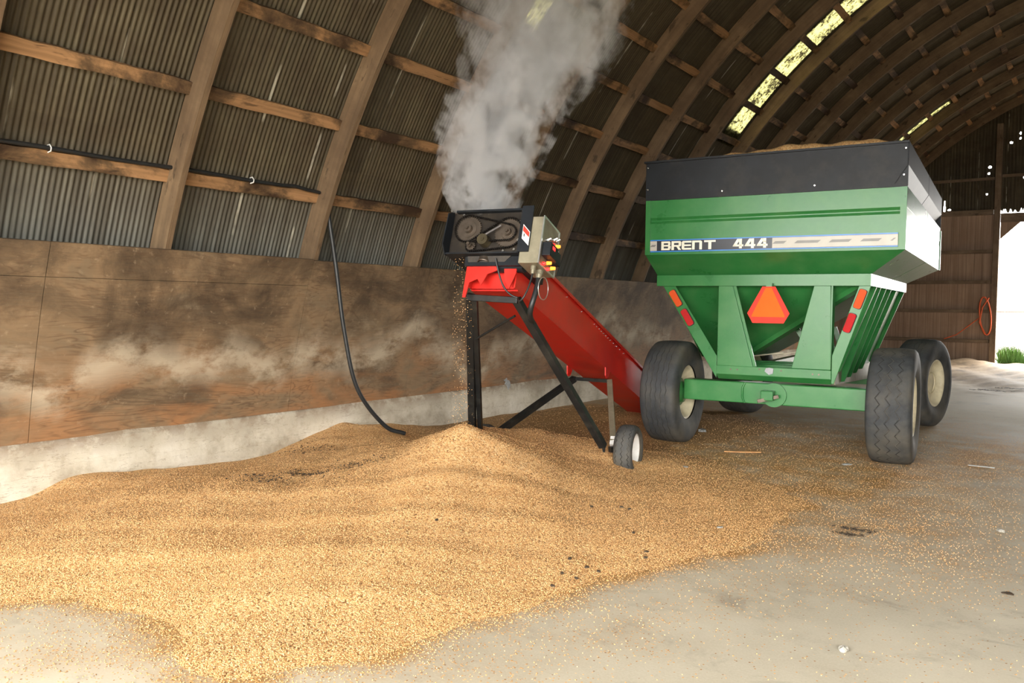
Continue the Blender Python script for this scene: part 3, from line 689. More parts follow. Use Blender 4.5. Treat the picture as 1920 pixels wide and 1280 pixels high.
for u in (-1.27, 1.215): mb.box((u, VR-.012, 2.06), (u+.055, VR+.02, 2.635))
mb.build('rear_panel', G, cart)
mb = MB()
for a, b in ((VR+.002, 1.84), (1.875, LV)): wallprof(mb, GP, (HW, a, 0), (HW, b, 0), (1, 0, 0))
mb.box((HW-.012, VR+.001, 2.06), (HW-.004, LV, 2.635)); mb.build('side_panel', G, cart)
mb = MB(); mb.box((-HW, VR+.02, 2.06), (-HW+.012, LV, 2.635)); mb.build('side_panel', G, cart)
mb = MB(); mb.box((-HW, LV, 2.06), (HW, LV+.012, 2.635)); mb.build('front_panel', G, cart)
mb = MB(); mb.box((HW-.005, LV+.0, 2.06), (HW+.014, LV+.05, 2.60)); mb.build('corner_post', G, cart)
# sloping skirt below the box
RV = -.16; RL, RRr = -1.235, .95; RF = 3.15
mb = MB()
mb.hull8([(-HW, VR, 2.06), (HW, VR, 2.06), (RRr, RV, 1.85), (RL, RV, 1.85)], [(-HW, VR+.02, 2.07), (HW, VR+.02, 2.07), (RRr, RV+.02, 1.86), (RL, RV+.02, 1.86)])
mb.build('rear_skirt', G, cart)
for a0, a1, f0, f1 in ((VR, 1.84, 0, .52), (1.875, LV, .53, 1)):
    mb = MB(); va, vb = RV+(RF-RV)*f0, RV+(RF-RV)*f1
    mb.hull8([(HW, a0, 2.06), (HW, a1, 2.06), (RRr, vb, 1.85), (RRr, va, 1.85)], [(HW-.02, a0, 2.07), (HW-.02, a1, 2.07), (RRr-.02, vb, 1.86), (RRr-.02, va, 1.86)])
    mb.build('side_skirt', G, cart)
mb = MB(); mb.hull8([(-HW, VR, 2.06), (-HW, LV, 2.06), (RL, RF, 1.85), (RL, RV, 1.85)], [(-HW+.02, VR, 2.07), (-HW+.02, LV, 2.07), (RL+.02, RF, 1.86), (RL+.02, RV, 1.86)]); mb.build('side_skirt', G, cart)
mb = MB(); mb.hull8([(-HW, LV, 2.06), (HW, LV, 2.06), (RRr, RF, 1.85), (RL, RF, 1.85)], [(-HW, LV-.02, 2.07), (HW, LV-.02, 2.07), (RRr, RF-.02, 1.86), (RL, RF-.02, 1.86)]); mb.build('front_skirt', G, cart)
# ring channel
mb = MB(); mb.box((RL, RV-.02, 1.735), (RRr-.003, RV+.05, 1.85)); mb.build('rear_channel', G, cart)
mb = MB(); mb.hull8([(RRr, RV-.02, 1.735), (RRr, RF, 1.735), (RRr, RF, 1.85), (RRr, RV-.02, 1.85)], [(RRr-.05, RV-.02, 1.735), (RRr-.05, RF, 1.735), (RRr-.05, RF, 1.85), (RRr-.05, RV-.02, 1.85)]); mb.build('side_channel', G, cart)
mb = MB(); mb.box((RL, RV+.05, 1.735), (RL+.05, RF, 1.85)); mb.build('side_channel', G, cart)
# lower hopper: rear wall slopes in, floor climbs to the right
mb = MB()
T = [(RL+.05, RV+.08, 1.80), (RRr-.08, RV+.08, 1.80), (RRr-.08, RF, 1.80), (RL+.05, RF, 1.80)]
Bq = [(-1.0, .75, .93), (-.52, .75, .93), (-.52, 2.5, .93), (-1.0, 2.5, .93)]
mb.add(T+Bq, [(0,1,5,4), (1,2,6,5), (2,3,7,6), (3,0,4,7), (4,5,6,7)])
o = mb.build('lower_hopper', G, cart); sl = o.modifiers.new('s', 'SOLIDIFY'); sl.thickness = .01
# stiffener along the hopper's sloping edge
mb = MB(); mb.bar((-.50, .70, .93), (.84, -.02, 1.74), .10, .05); mb.build('hopper_stiffener', G, cart)
mb = MB(); mb.bar((-.6, .45, .93), (.0, .45, 1.02), .014, .014); mb.build('door_rod', M['galv'], cart)
mb = MB(); mb.bar((-.1, .55, .98), (.5, .55, 1.12), .012, .012); mb.build('door_rod', M['galv'], cart)
for v in (.35, .6, .85): 
    mb = MB(); mb.box((-.55, v, .80+.02*v), (.55, v+.06, .88+.02*v)); mb.build('cross_member', G, cart)
# extension
X_ = M['blackp']; EP = [(0, 2.64), (0, 3.03)]
mb = MB(); wallprof(mb, EP, (-HW-.004, VR-.01, 0), (HW+.004, VR-.01, 0), (0, -1, 0)); mb.box((-HW-.02, VR-.035, 3.03), (HW+.006, VR+.03, 3.05)); mb.box((-HW, VR-.016, 2.635), (HW, VR-.005, 2.665)); mb.build('rear_extension', X_, cart)
for a, b in ((VR-.01, 1.84), (1.875, LV+.1)):
    mb = MB(); wallprof(mb, [(-.12, 2.64), (0, 2.83), (.0, 3.05)], (HW+.004, a, 0), (HW+.004, b, 0), (1, 0, 0)); mb.build('side_extension', M['blackgloss'] if 'blackgloss' in M else X_, cart)
mb = MB(); mb.box((HW-.11, 1.84, 2.62), (HW-.07, 1.875, 3.0)); mb.build('extension_post', X_, cart)
mb = MB(); mb.box((-HW, VR+.03, 2.63), (-HW+.012, LV+.1, 3.05)); mb.build('side_extension', X_, cart)
mb = MB(); mb.box((-HW, LV+.1, 2.63), (HW, LV+.112, 3.05)); mb.build('front_extension', X_, cart)
for u, z in ((-1.245, 2.98), (-1.245, 2.75), (-.44, 2.69), (.46, 2.69), (1.25, 2.98), (1.24, 2.74)):
    mb = MB(); mb.smooth = True; mb.cyl((u, VR-.022, z), (u, VR-.034, z), .010, .008, 10); mb.build('bolt', M['chrome'], cart)
# rear frame: two tapered posts, bottom plate, slanted light boards
def plate(name, pts, v=RV, t=.012, mat=G, parent=cart, bev=.004):
    mb = MB(); mb.prism(pts, (0, v, 0), (1,0,0), (0,0,1), (0,1,0), t); return mb.build(name, mat, parent, bevel=bev)
plate('rear_post', [(-.55, .89), (-.17, .89), (-.40, 1.735), (-.55, 1.735)])
plate('rear_post', [(.22, .895), (.60, .895), (.58, 1.735), (.42, 1.735)])
mb = MB(); mb.box((.585, RV+.005, .9), (.60, RV+.14, 1.735)); mb.build('post_flange', G, cart)
mb = MB(); mb.bar((-.17, RV+.03, .89), (-.40, RV+.03, 1.735), .06, .012, (0,1,0)); mb.build('post_flange', G, cart)
plate('bottom_plate', [(-.555, .80), (.605, .80), (.605, .893), (-.555, .893)], RV-.002)
mb = MB(); mb.hull8([(-.555, RV-.002, .80), (.605, RV-.002, .80), (.60, RV+.07, .745), (-.55, RV+.07, .745)], [(-.555, RV+.01, .81), (.605, RV+.01, .81), (.60, RV+.08, .755), (-.55, RV+.08, .755)]); mb.build('bottom_lip', G, cart)
for u, z in ((-.40, .855), (-.33, .855), (-.10, .87), (.12, .865), (.43, .845), (.49, .845)):
    mb = MB(); mb.cyl((u, RV-.0045, z), (u, RV-.001, z), .009, n=10); mb.build('bolt_hole', M['gear'], cart)
mb = MB(); mb.prism([(-.045,.0), (0,-.035), (.04,-.02), (.045,.03), (.0,.04), (-.03,.035)], (.0, RV-.012, .852), (1,0,0), (0,0,1), (0,1,0), .008); mb.build('torn_sticker', SILV0, cart, label='torn pale sticker')
plate('light_board', [(-1.17, 1.735), (-.555, .755), (-.555, .99), (-1.03, 1.735)], RV+.004)
plate('light_board', [(.84, 1.735), (.607, 1.04), (.607, .76), (.63, .755), (.95, 1.735)], RV+.004)
def lamp(u, z, tilt, m, name):
    t = math.radians(tilt); Xv = Vector((math.cos(t), 0, math.sin(t))); Zv = Vector((-math.sin(t), 0, math.cos(t))); mb = MB()
    pts = []
    for cx, cz, a0 in ((.014, .075, 0), (-.014, .075, 90), (-.014, -.075, 180), (.014, -.075, 270)):
        for k in range(4):
            a = math.radians(a0+k*30); pts.append((cx+.022*math.cos(a), cz+.022*math.sin(a)))
    mb.prism(pts, (u, RV-.024, z), Xv, Zv, (0,1,0), .026); o = mb.build(name, m, cart, bevel=.004)
    mb = MB(); mb.prism([(p[0]*1.12, p[1]*1.04) for p in pts], (u, RV-.006, z), Xv, Zv, (0,1,0), .008); mb.build('lamp_base', M['blackp'], o)
lamp(-1.02, 1.60, 32, M['amber'], 'amber_light'); lamp(-.885, 1.395, 32, M['redlens'], 'red_light')
lamp(.855, 1.605, -19, M['amber'], 'amber_light'); lamp(.765, 1.37, -19, M['redlens'], 'red_light')
# slow moving triangle
V_ = -.27
plate('warning_triangle', [(-.065, 1.725), (-.212, 1.452), (-.155, 1.352), (.155, 1.352), (.212, 1.452), (.065, 1.725)], V_, .006, M['smv_r'], cart, 0)
o = plate('triangle_center', [(-.03, 1.712), (-.168, 1.425), (-.165, 1.415), (.165, 1.415), (.168, 1.425), (.03, 1.712)], V_-.003, .004, M['smv_o'], cart, 0)
mb = MB(); mb.box((-.03, V_+.006, 1.70), (.03, RV+.0, 1.76)); mb.build('triangle_bracket', G, cart)
# decal band with writing
def band(name, u0, u1, z0, z1, mat, v=VR-.0135, t=.0015, parent=cart):
    mb = MB(); mb.box((u0, v-t, z0), (u1, v, z1)); return mb.build(name, mat, parent)
NAVY = plain('navy_decal', (30,34,44), .35, 0, .05); BLUE = plain('blue_pinstripe', (44,120,196), .35, 0, .05); SILV = plain('silver_decal', (178,174,164), .4, .0, .06); SHD = plain('grey_decal_stripe', (120,118,114), .4, 0, .1)
dec = band('decal_band', -1.21, 1.205, 2.086, 2.216, BLUE)
band('decal_field', -1.21, 1.205, 2.097, 2.205, NAVY, VR-.0152, .001, dec)
band('silver_block', -1.21, -1.135, 2.100, 2.202, SILV, VR-.0164, .001, dec); band('silver_block', .07, 1.205, 2.100, 2.202, SILV, VR-.0164, .001, dec)
mb = MB()
def par(u0, u1, z0, z1, sl=.06, v=VR-.0176): mb.prism([(u0, z0), (u1, z0), (u1+sl, z1), (u0+sl, z1)], (0, v, 0), (1,0,0), (0,0,1), (0,1,0), .001)
for a, b in ((.07, .18), (.28, .50), (.60, .78), (.88, 1.04), (1.14, 1.16)): par(a, b, 2.142, 2.168, .03)
par(-1.21, -1.16, 2.142, 2.165, .02); mb.build('decal_shading', SHD, dec)
def strokes(mb, segs, u, z, w, h, v, t=.0012):
    for s_ in segs: mb.prism([(u+x*w, z+y*h) for x, y in s_], (0, v-t, 0), (1,0,0), (0,0,1), (0,1,0), t)
def rect(x0, y0, x1, y1): return [(x0, y0), (x1, y0), (x1, y1), (x0, y1)]
LT = {'B': [rect(0,0,.26,1), rect(.2,.8,.88,1), rect(.2,.42,.9,.6), rect(.2,0,.9,.2), [(.72,.2),(.95,.2),(1,.05),(1,.45),(.9,.5),(.72,.5)], [(.72,.5),(.85,.5),(.96,.6),(.96,.9),(.88,1),(.72,.9)]],
 'R': [rect(0,0,.26,1), rect(.2,.8,.9,1), rect(.2,.38,.9,.56), [(.74,.5),(.9,.38),(1,.5),(1,.9),(.9,1),(.74,.9)], [(.5,.4),(.76,.4),(1.02,0),(.74,0)]],
 'E': [[(0,.12),(.12,0),(.26,0),(.26,1),(.12,1),(0,.88)], rect(.1,.8,1,1), rect(.1,.41,.95,.59), rect(.1,0,1,.2)],
 'N': [rect(0,0,.26,.9), [(0,.8),(1,.8),(1,.88),(.88,1),(0,1)], rect(.74,0,1,.88)],
 'T': [rect(0,.8,1,1), rect(.37,0,.63,.9)],
 '4': [[(.0,.22),(.30,.22),(.74,1),(.44,1)], rect(.08,.2,1.02,.4), rect(.62,0,.88,.7), [(.5,1),(.88,1),(.88,.6),(.62,.6)]]}
mb = MB(); us = [-1.085, -.972, -.86, -.748, -.62]
for ch, u in zip('BRENT', us): strokes(mb, LT[ch], u, 2.105, .105 if ch != 'T' else .12, .092, VR-.0164)
LTM = plain('cream_lettering', (232,230,212), .4, 0, .04); mb.build('maker_lettering', LTM, dec); mb = MB()
for u in (-.325, -.205, -.085): strokes(mb, LT['4'], u, 2.106, .108, .096, VR-.0164)
mb.build('number_lettering', LTM, dec)
# chassis, axles, wheels
mb = MB(); mb.box((-.93, -.10, .50), (.93, .10, .72)); mb.build('rear_axle', G, cart, bevel=.01)
mb = MB(); mb.tube([(-.26, -.105, .715), (-.285, -.115, .66), (-.285, -.115, .56), (-.26, -.105, .505)], .010, 8); mb.build('weld_loop', G, cart)
mb = MB(); mb.smooth = True; mb.cyl((.045, -.10, .605), (.045, -.125, .605), .125, n=32); mb.build('hitch_disc', G, cart)
mb = MB(); mb.box((-.065, -.24, .555), (.06, -.125, .655)); mb.build('hitch_block', G, cart, bevel=.008)
mb = MB(); mb.bar((-.09, -.25, .545), (.10, -.17, .60), .03, .035); mb.build('hitch_pin', M['gear'], cart)
for u in (-.46, .46):
    mb = MB(); mb.box((u-.05, .0, .74), (u+.05, 3.4, .84)); mb.build('chassis_rail', G, cart)
mb = MB(); mb.hull8([(.60, .0, .74), (.60, 3.2, .60), (.60, 3.2, .80), (.60, .0, .93)], [(.62, .0, .74), (.62, 3.2, .60), (.62, 3.2, .80), (.62, .0, .93)]); mb.build('side_rail', M['galv'], cart)
mb = MB(); mb.box((-.93, 3.1, .50), (.93, 3.3, .70)); mb.build('front_axle', G, cart)
mb = MB(); mb.box((-.08, 3.3, .52), (.08, 5.6, .62)); mb.build('drawbar', G, cart)
BR = [(.32, .05, .82, .055), (.66, .35, .70, .03), (1.13, .75, .72, .03), (1.6, 1.15, .74, .03), (2.12, 1.6, .76, .03), (3.02, 2.5, .8, .05)]
for v, vb, zb, wv in BR:
    mb = MB(); mb.hull8([(RRr-.01, v, 1.735), (RRr-.01, v+wv, 1.735), (RRr-.17, v+wv, 1.735), (RRr-.17, v, 1.735)], [(.655, vb, zb+.05), (.655, vb+wv, zb+.05), (.52, vb+wv, zb+.02), (.52, vb, zb+.02)]); mb.build('side_brace', G, cart)
mb = MB(); mb.hull8([(RRr-.06, 2.2, 1.735), (RRr-.06, 3.0, 1.735), (RRr-.08, 3.0, 1.735), (RRr-.08, 2.2, 1.735)], [(.60, 1.7, .8), (.60, 2.5, .8), (.58, 2.5, .8), (.58, 1.7, .8)]); mb.build('side_gusset', G, cart)
for k in range(5):
    mb = MB(); v = .6+.12*k; mb.bar((.35+.05*k, v, .90), (.10+.08*k, v, 1.30), .03, .05); mb.build('ladder_rung', G, cart)
PROF = [(-.17,.30), (-.195,.36), (-.205,.43), (-.20,.50), (-.19,.535), (-.17,.556), (-.13,.563), (-.06,.567), (0,.568), (.06,.567), (.13,.563), (.17,.556), (.19,.535), (.20,.50), (.205,.43), (.195,.36), (.17,.30)]
RIMP = [(.172,.305), (.178,.29), (.15,.275), (.11,.255), (.09,.22), (.10,.14), (.115,.10), (.115,.0)]
def wheel(u, v, steer, style, tm):
    a = math.radians(steer); A = Vector((math.cos(a), math.sin(a), 0)); O_ = Vector((u, v, .562))
    mb = MB(); mb.lathe(PROF, O_, A, 96); zz = [p[2] for p in mb.v]
    mb.v = [(p[0], p[1], max(p[2], .002+.0*p[2])) for p in mb.v]
    t = mb.build('tire', tm, cart)
    mb = MB(); mb.lathe(RIMP, O_, A if u > 0 else -A, 48); mb.lathe([(a2-.02, r) for a2, r in RIMP[:5]]+[(-.05,.20),(-.12,.13)], O_, -A if u > 0 else A, 48)
    mb.lathe([(-.12, .14), (-.02, .12), (.0, .0)], O_, -A if u > 0 else A, 32)
    r = mb.build('rim', M['ivory'], t)
    mb = MB(); hs = -1 if u > 0 else 1
    mb.lathe([(.03, .155), (.08, .155), (.085, .12), (.12, .115), (.125, .08), (.17, .075), (.17, 0)], O_, A*hs, 32)
    mb.build('hub', G, t); return t
wheel(-1.10, .05, 0, 0, M['tire2']); wheel(1.165, .05, 0, 1, M['tire']); wheel(1.17, 3.2, -15, 1, M['tire2']); wheel(-1.165, 3.2, -15, 0, M['tire2'])
# grain heaped in the cart
n = 60; gu = np.linspace(-1.24, 1.24, n); gv = np.linspace(-.42, 3.9, n); A1, A2 = np.meshgrid(gu, gv)
hz = 2.966+.178*(1-np.abs((A1-.35)/1.6)**2.2)*np.clip((A2+.42)/.2, 0, 1)**.6+.012*np.sin(A1*9)+.008*np.sin(A1*23+A2*7)
W3 = np.array(CO)[None, None]+A1[..., None]*np.array(RU)+A2[..., None]*np.array(FV)+hz[..., None]*np.array([0,0,1.])
ix = np.arange(n*n).reshape(n, n); o = npmesh('grain_load', W3.reshape(-1, 3), np.stack([ix[:-1,:-1], ix[:-1,1:], ix[1:,1:], ix[1:,:-1]], -1).reshape(-1, 4), M['pile'], True)
tag(o, 'golden grain just showing over the rim of the green cart', 'grain', kind='stuff')
#PART3
# ------------------------------------------------------------------ red conveyor with the steaming head
AZ = math.radians(101); ML = Vector((math.sin(AZ), -math.cos(AZ), 0)); MM = Vector((math.cos(AZ), math.sin(AZ), 0)); MO = Vector((-4.062, 6.479, 0))
mach = empty('grain_conveyor', Matrix.Translation(MO) @ Matrix((ML, MM, Vector((0,0,1)))).transposed().to_4x4(), 'red inclined grain conveyor on black legs with sooty chain-driven steaming head', 'conveyor')
C18, S18 = math.cos(math.radians(18)), math.sin(math.radians(18))
TT = Vector((0, C18, -S18)); TN = Vector((0, S18, C18)); TA = Vector((1, 0, 0)); T0 = Vector((0, -1.47, 1.667))
def TP(a, s, n): return T0+TA*a+TT*s+TN*n
def tbox(mb, lo, hi): mb.box(lo, hi, TA, TT, TN, T0)
RD = M['red']; SL = 5.55
mb = MB(); tbox(mb, (.188, .10, 0), (.20, SL, .335)); mb.build('trough_side', RD, mach)
mb = MB(); tbox(mb, (-.20, .10, 0), (-.188, SL, .335)); mb.build('trough_side', RD, mach)
mb = MB(); tbox(mb, (-.20, .16, -.008), (.20, SL, .004)); mb.build('trough_floor', RD, mach)
mb = MB(); tbox(mb, (-.225, .35, .335), (.225, SL, .343)); tbox(mb, (.215, .35, .318), (.225, SL, .335)); mb.build('trough_cover', RD, mach)
for s in (.6, 1.2, 1.62, 2.02, 2.10, 2.18, 2.26, 2.34, 2.42, 2.50, 2.58, 2.7, 2.82, 2.94, 3.1):
    mb = MB(); mb.cyl(TP(.20, s, .30), TP(.207, s, .30), .0065, n=8); mb.build('bolt', M['chrome'], mach)
for sd in (-1, 1):
    mb = MB(); mb.prism([(2.50, -.010), (2.53, -.09), (2.57, -.105), (2.62, -.08), (2.66, -.010)], TP(sd*.20, 0, 0), TT, TN, TA, .012*sd); mb.build('bracket', RD, mach)
# dark discharge neck under the head
mb = MB(); tbox(mb, (-.22, .02, .15), (.27, .46, .25)); mb.build('head_base', M['blackp'], mach)
mb = MB(); mb.hull8([TP(-.19, .02, .18), TP(.12, .02, .18), TP(.12, .3, .18), TP(-.19, .3, .18)], [TP(-.20, .0, .245), TP(.2, .0, .245), TP(.2, .34, .245), TP(-.20, .34, .245)]); mb.build('head_neck', M['housing'], mach)
# closed red end of the trough with a dark drum above it
mb = MB(); mb.prism([(-.19, .004), (.19, .004), (.19, .17), (-.19, .17)], TP(0, .14, 0), TA, TN, TT, .008); mb.build('trough_end', RD, mach)
mb = MB(); mb.prism([(-.205, .19), (-.205, -.10), (-.18, -.10), (-.165, .02), (-.10, .05), (-.06, .0), (-.02, .09), (.06, .12), (.06, .19)], TP(0, .04, 0), TA, TN, TT, .01); mb.build('mouth_flap', RD, mach)
mb = MB(); mb.prism([(.10, .19), (.12, .05), (.17, -.02), (.21, .10), (.21, .19)], TP(0, .06, 0), TA, TN, TT, .01); mb.build('mouth_flap', RD, mach)
mb = MB(); mb.smooth = True; mb.cyl(TP(-.19, .10, .185), TP(.255, .10, .185), .062, n=28); mb.build('head_drum', M['blackp'], mach)
# housing: shallow tray with flanges
HA0, HA1, HN0, HN1 = -.37, .25, .235, .58; HM = M['housing']
mb = MB(); tbox(mb, (HA0, .0, HN0), (HA1, .012, HN1)); mb.build('face_plate', HM, mach)
mb = MB(); mb.prism([(HN0, -.0), (HN1, 0), (HN1+.02, .30), (HN0+.05, .30)], TP(HA0, 0, 0), TN, TT, TA, .01); mb.build('housing_side', M['blackp'], mach)
mb = MB(); mb.prism([(HN0, -.0), (HN1, 0), (HN1, .34), (HN0, .34)], TP(HA1-.01, 0, 0), TN, TT, TA, .01); mb.build('housing_side', M['blackp'], mach)
mb = MB(); mb.prism([(HN0+.05, -.11), (HN1-.03, -.09), (HN1+.015, 0), (HN0-.01, 0), (HN0-.02, -.05)], TP(HA0-.004, 0, 0), TN, TT, TA, .008); mb.build('side_flange', M['blackp'], mach)
mb = MB(); mb.prism([(HN0-.01, -.06), (HN1+.01, -.05), (HN1+.01, 0), (HN0-.01, 0)], TP(HA1+.0, 0, 0), TN, TT, TA, .008); mb.build('side_flange', M['blackp'], mach)
mb = MB(); tbox(mb, (HA0+.04, -.04, HN1-.004), (HA1+.008, .06, HN1+.012)); mb.build('top_lip', M['blackp'], mach)
mb = MB(); tbox(mb, (HA0, -.05, HN0-.012), (HA1+.008, .34, HN0+.0)); mb.build('bottom_lip', M['blackp'], mach)
mb = MB(); tbox(mb, (HA0, .32, HN0), (HA1, .34, HN1)); mb.build('back_plate', HM, mach)
for a, s, n in ((HA0-.006, -.07, HN0+.12), (HA0+.01, -.05, HN1+.0), (HA1-.012, -.02, HN1-.01), (HA1-.03, -.005, HN1-.09), (HA1-.05, -.005, HN0+.03), (HA1-.02, -.02, HN0+.10), (HA0+.10, -.005, HN1-.02), (HA1-.14, -.004, HN0+.02)):
    mb = MB(); mb.cyl(TP(a, s, n), TP(a, s-.016, n), .010, n=8); mb.build('bolt', M['chrome'], mach)
def gear(a, n, r, teeth, s0, name='sprocket', mat='gear', hub=.035, par=None):
    mb = MB(); pts = []
    for k in range(teeth*4):
        t = 2*PI*k/(teeth*4); rr = r if k % 4 in (0, 1) else r-.009; pts.append((rr*math.cos(t), rr*math.sin(t)))
    mb.prism(pts, TP(a, s0, n), TA, TN, -TT, .012)
    mb.cyl(TP(a, s0-.012, n), TP(a, s0-.018, n), r*.62, n=28)
    o = mb.build(name, M[mat], mach)
    mb = MB(); mb.cyl(TP(a, s0-.018, n), TP(a, s0-.045, n), hub, hub*.9, 20); mb.cyl(TP(a, s0-.045, n), TP(a, s0-.065, n), .013, n=10); mb.build('hub', M['gear'], o); return o
gear(-.205, .435, .108, 34, -.01); gear(.135, .40, .118, 36, -.004); gear(.145, .395, .062, 20, -.022, hub=.028)
gear(-.165, .295, .040, 14, -.02, hub=.02)
mb = MB(); mb.cyl(TP(-.055, -.005, .335), TP(-.055, -.07, .335), .050, .044, 24); mb.cyl(TP(-.055, -.07, .335), TP(-.055, -.078, .335), .016, n=10); mb.build('idler_roller', M['brass'], mach)
def chain(path, name, w=.010, r=.0075):
    # path in (a,n); links as alternating little rollers along it
    P = [Vector((p[0], p[1])) for p in path]; L = [(P[(i+1) % len(P)]-P[i]).length for i in range(len(P))]; tot = sum(L); N = int(tot/.0165); mb = MB(); i = 0; acc = 0
    for k in range(N):
        d = tot*k/N
        while d > acc+L[i]: acc += L[i]; i += 1
        q = P[i].lerp(P[(i+1) % len(P)], (d-acc)/L[i]); mb.cyl(TP(q.x, path_s, q.y), TP(q.x, path_s-w*1.6, q.y), r, n=6)
    mb.build(name, M['chain'], mach)
def wrap(c1, r1, c2, r2, m=14):
    d = Vector(c2)-Vector(c1); th = math.atan2(d.y, d.x); be = math.acos((r1-r2)/d.length); out = []
    for k in range(m+1): t = th+be+(2*PI-2*be)*k/m; out.append((c1[0]+r1*math.cos(t), c1[1]+r1*math.sin(t)))
    for k in range(m+1): t = th-be+2*be*k/m; out.append((c2[0]+r2*math.cos(t), c2[1]+r2*math.sin(t)))
    return out
path_s = -.018; chain(wrap((-.165, .295), .042, (.135, .40), .122), 'drive_chain')
path_s = -.036; chain(wrap((-.205, .435), .110, (.145, .395), .064), 'upper_chain')
mb = MB(); mb.bar(TP(-.06, -.06, .36), TP(.08, -.05, .45), .012, .012); mb.build('tension_arm', M['chain'], mach)
# spout
mb = MB(); mb.smooth = True; mb.lathe([(0, .050), (.05, .050), (.065, .055), (.065, .047), (.01, .043)], TP(-.06, .05, .235), (TN*-1-TT*.25), 28); mb.build('spout', M['gear'], mach)
# control box
mb = MB(); tbox(mb, (.262, -.045, .145), (.425, .285, .515)); cb = mb.build('control_box', M['galv'], mach, bevel=.004)
mb = MB()
for lo, hi in (((.425, -.055, .14), (.434, -.040, .52)), ((.425, .28, .14), (.434, .29, .52)), ((.425, -.05, .14), (.434, .285, .152)), ((.425, -.05, .508), (.434, .285, .52))): tbox(mb, lo, hi)
mb.build('door_edge', M['alu'], cb)
def knobby(s, n, r, h, mat, name, rr=None, N=20):
    mb = MB(); mb.smooth = True; mb.cyl(TP(.432, s, n), TP(.432+h, s, n), r, rr or r, N); return mb.build(name, mat, cb)
for s, n in ((.215, .375), (.085, .19), (.17, .18)):
    knobby(s, n, .020, .012, M['chrome'], 'lamp_bezel'); knobby(s, n, .015, .045, M['led'], 'pilot_lamp', .012)
for s, n in ((.165, .37), (.03, .165), (.12, .155)): knobby(s, n, .014, .02, M['ledred'], 'pilot_lamp', .012)
mb = MB(); tbox(mb, (.43, -.02, .215), (.50, .14, .32)); ctl = mb.build('controller', M['blackp'], cb, bevel=.004)
mb = MB(); tbox(mb, (.50, .02, .275), (.5025, .07, .30)); mb.build('red_display', M['ledred'], ctl)
mb = MB(); tbox(mb, (.43, .15, .215), (.485, .24, .315)); mb.build('controller', M['blackp'], cb, bevel=.004)
mb = MB(); tbox(mb, (.43, .09, .322), (.462, .24, .345)); mb.build('name_plate', M['alu'], cb)
for s, n in ((.02, .35), (.14, .40), (.20, .415)):
    k_ = knobby(s, n, .012, .02, M['chrome'], 'switch'); mb = MB(); mb.bar(TP(.45, s, n), TP(.478, s, n+.012), .008, .008); mb.build('switch_lever', M['chrome'], k_)
mb = MB(); tbox(mb, (.244, -.060, HN0-.005), (.338, -.050, HN1+.02)); mb.build('side_flange', M['blackp'], mach)
# warning label on the housing flange by the box
mb = MB(); mb.prism([(.272,.335),(.334,.275),(.334,.385),(.272,.45)], TP(0, -.060, 0), TA, TN, -TT, .0015); wl = mb.build('warning_label', M['white'], mach)
mb = MB(); mb.prism([(.275,.395),(.331,.34),(.331,.38),(.275,.44)], TP(0, -.0615, 0), TA, TN, -TT, .001); mb.build('label_header', M['smv_r'], wl)
mb = MB(); mb.prism([(.285,.352),(.293,.344),(.293,.368),(.285,.376)], TP(0, -.0615, 0), TA, TN, -TT, .001); mb.build('label_symbol', M['blackp'], wl)
# cable glands and cables
def gland(a, s, r): 
    mb = MB(); mb.smooth = True; mb.cyl(TP(a, s, .145), TP(a, s, .115), r*1.25, n=8); mb.cyl(TP(a, s, .115), TP(a, s, .085), r, r*.8, 14); mb.build('cable_gland', M['galv'], mach)
gland(.36, .03, .017); gland(.37, .13, .027)
def bez(p0, p1, p2, p3, n=18):
    out = []
    for i in range(n+1):
        t = i/n; out.append(Vector(p0)*(1-t)**3+Vector(p1)*3*t*(1-t)**2+Vector(p2)*3*t*t*(1-t)+Vector(p3)*t**3)
    return out
LH = Vector((.205, -1.36, 1.53)); LHL = Vector((-.20, -1.33, 1.56))
mb = MB(); mb.tube(bez(TP(.36, .03, .09), TP(.35, .03, -.08), TP(.30, -.02, -.20), LH+Vector((.03, -.03, .03))), .007, 8); mb.tube(bez(LH+Vector((.03, -.03, .03)), LH+Vector((-.10, -.05, .05)), LH+Vector((-.12, -.05, .2)), TP(.05, .0, .20)), .007, 8); mb.build('thin_cable', M['rubberhose'], mach)
mb = MB(); mb.tube(bez(TP(.37, .13, .09), TP(.38, .12, -.10), TP(.34, .02, -.22), (.27, -1.16, 1.36)), .021, 12); mb.build('thick_cable', M['rubberhose'], mach)
mb = MB(); mb.tube([TP(.40, .10, .10)+Vector((.0, .10*math.cos(t)+.05, .085*math.sin(t)-.10)) for t in [2*PI*i/30 for i in range(30)]], .004, 6, True); mb.build('wire_loop', M['alu'], mach)
# cross bar, long legs, axle struts
LP = M['legp']
mb = MB(); mb.bar(LHL+Vector((-.02, 0, 0)), LH+Vector((.02, 0, .01)), .06, .05); mb.build('cross_bar', LP, mach, bevel=.004)
for sd, top in ((-1, LHL), (1, LH)):
    bot = Vector((sd*.60, -.36, .30)) if sd > 0 else Vector((-.655, -.36, .16))
    mb = MB(); mb.bar(top+Vector((0, 0, .02)), bot, .055, .065, (1,0,0)); mb.build('leg', LP, mach, bevel=.006)
    mb = MB(); mb.cyl(bot+Vector((0, 0, .03)), bot+Vector((sd*.004, .012, -.05)), .022, .010, 10); mb.build('leg_foot', LP, mach)
mb = MB(); mb.bar(LHL+Vector((.05, -.02, -.02)), (-.60, -.30, .18), .035, .04, (1,0,0)); mb.build('leg_brace', LP, mach)
mb = MB(); mb.cyl((-.26, -1.12, 1.22), (.17, -1.30, 1.42), .010, n=8); mb.build('stay_rod', LP, mach)
SB = [Vector((-.215, 1.16, .73)), Vector((.215, 1.03, .735))]
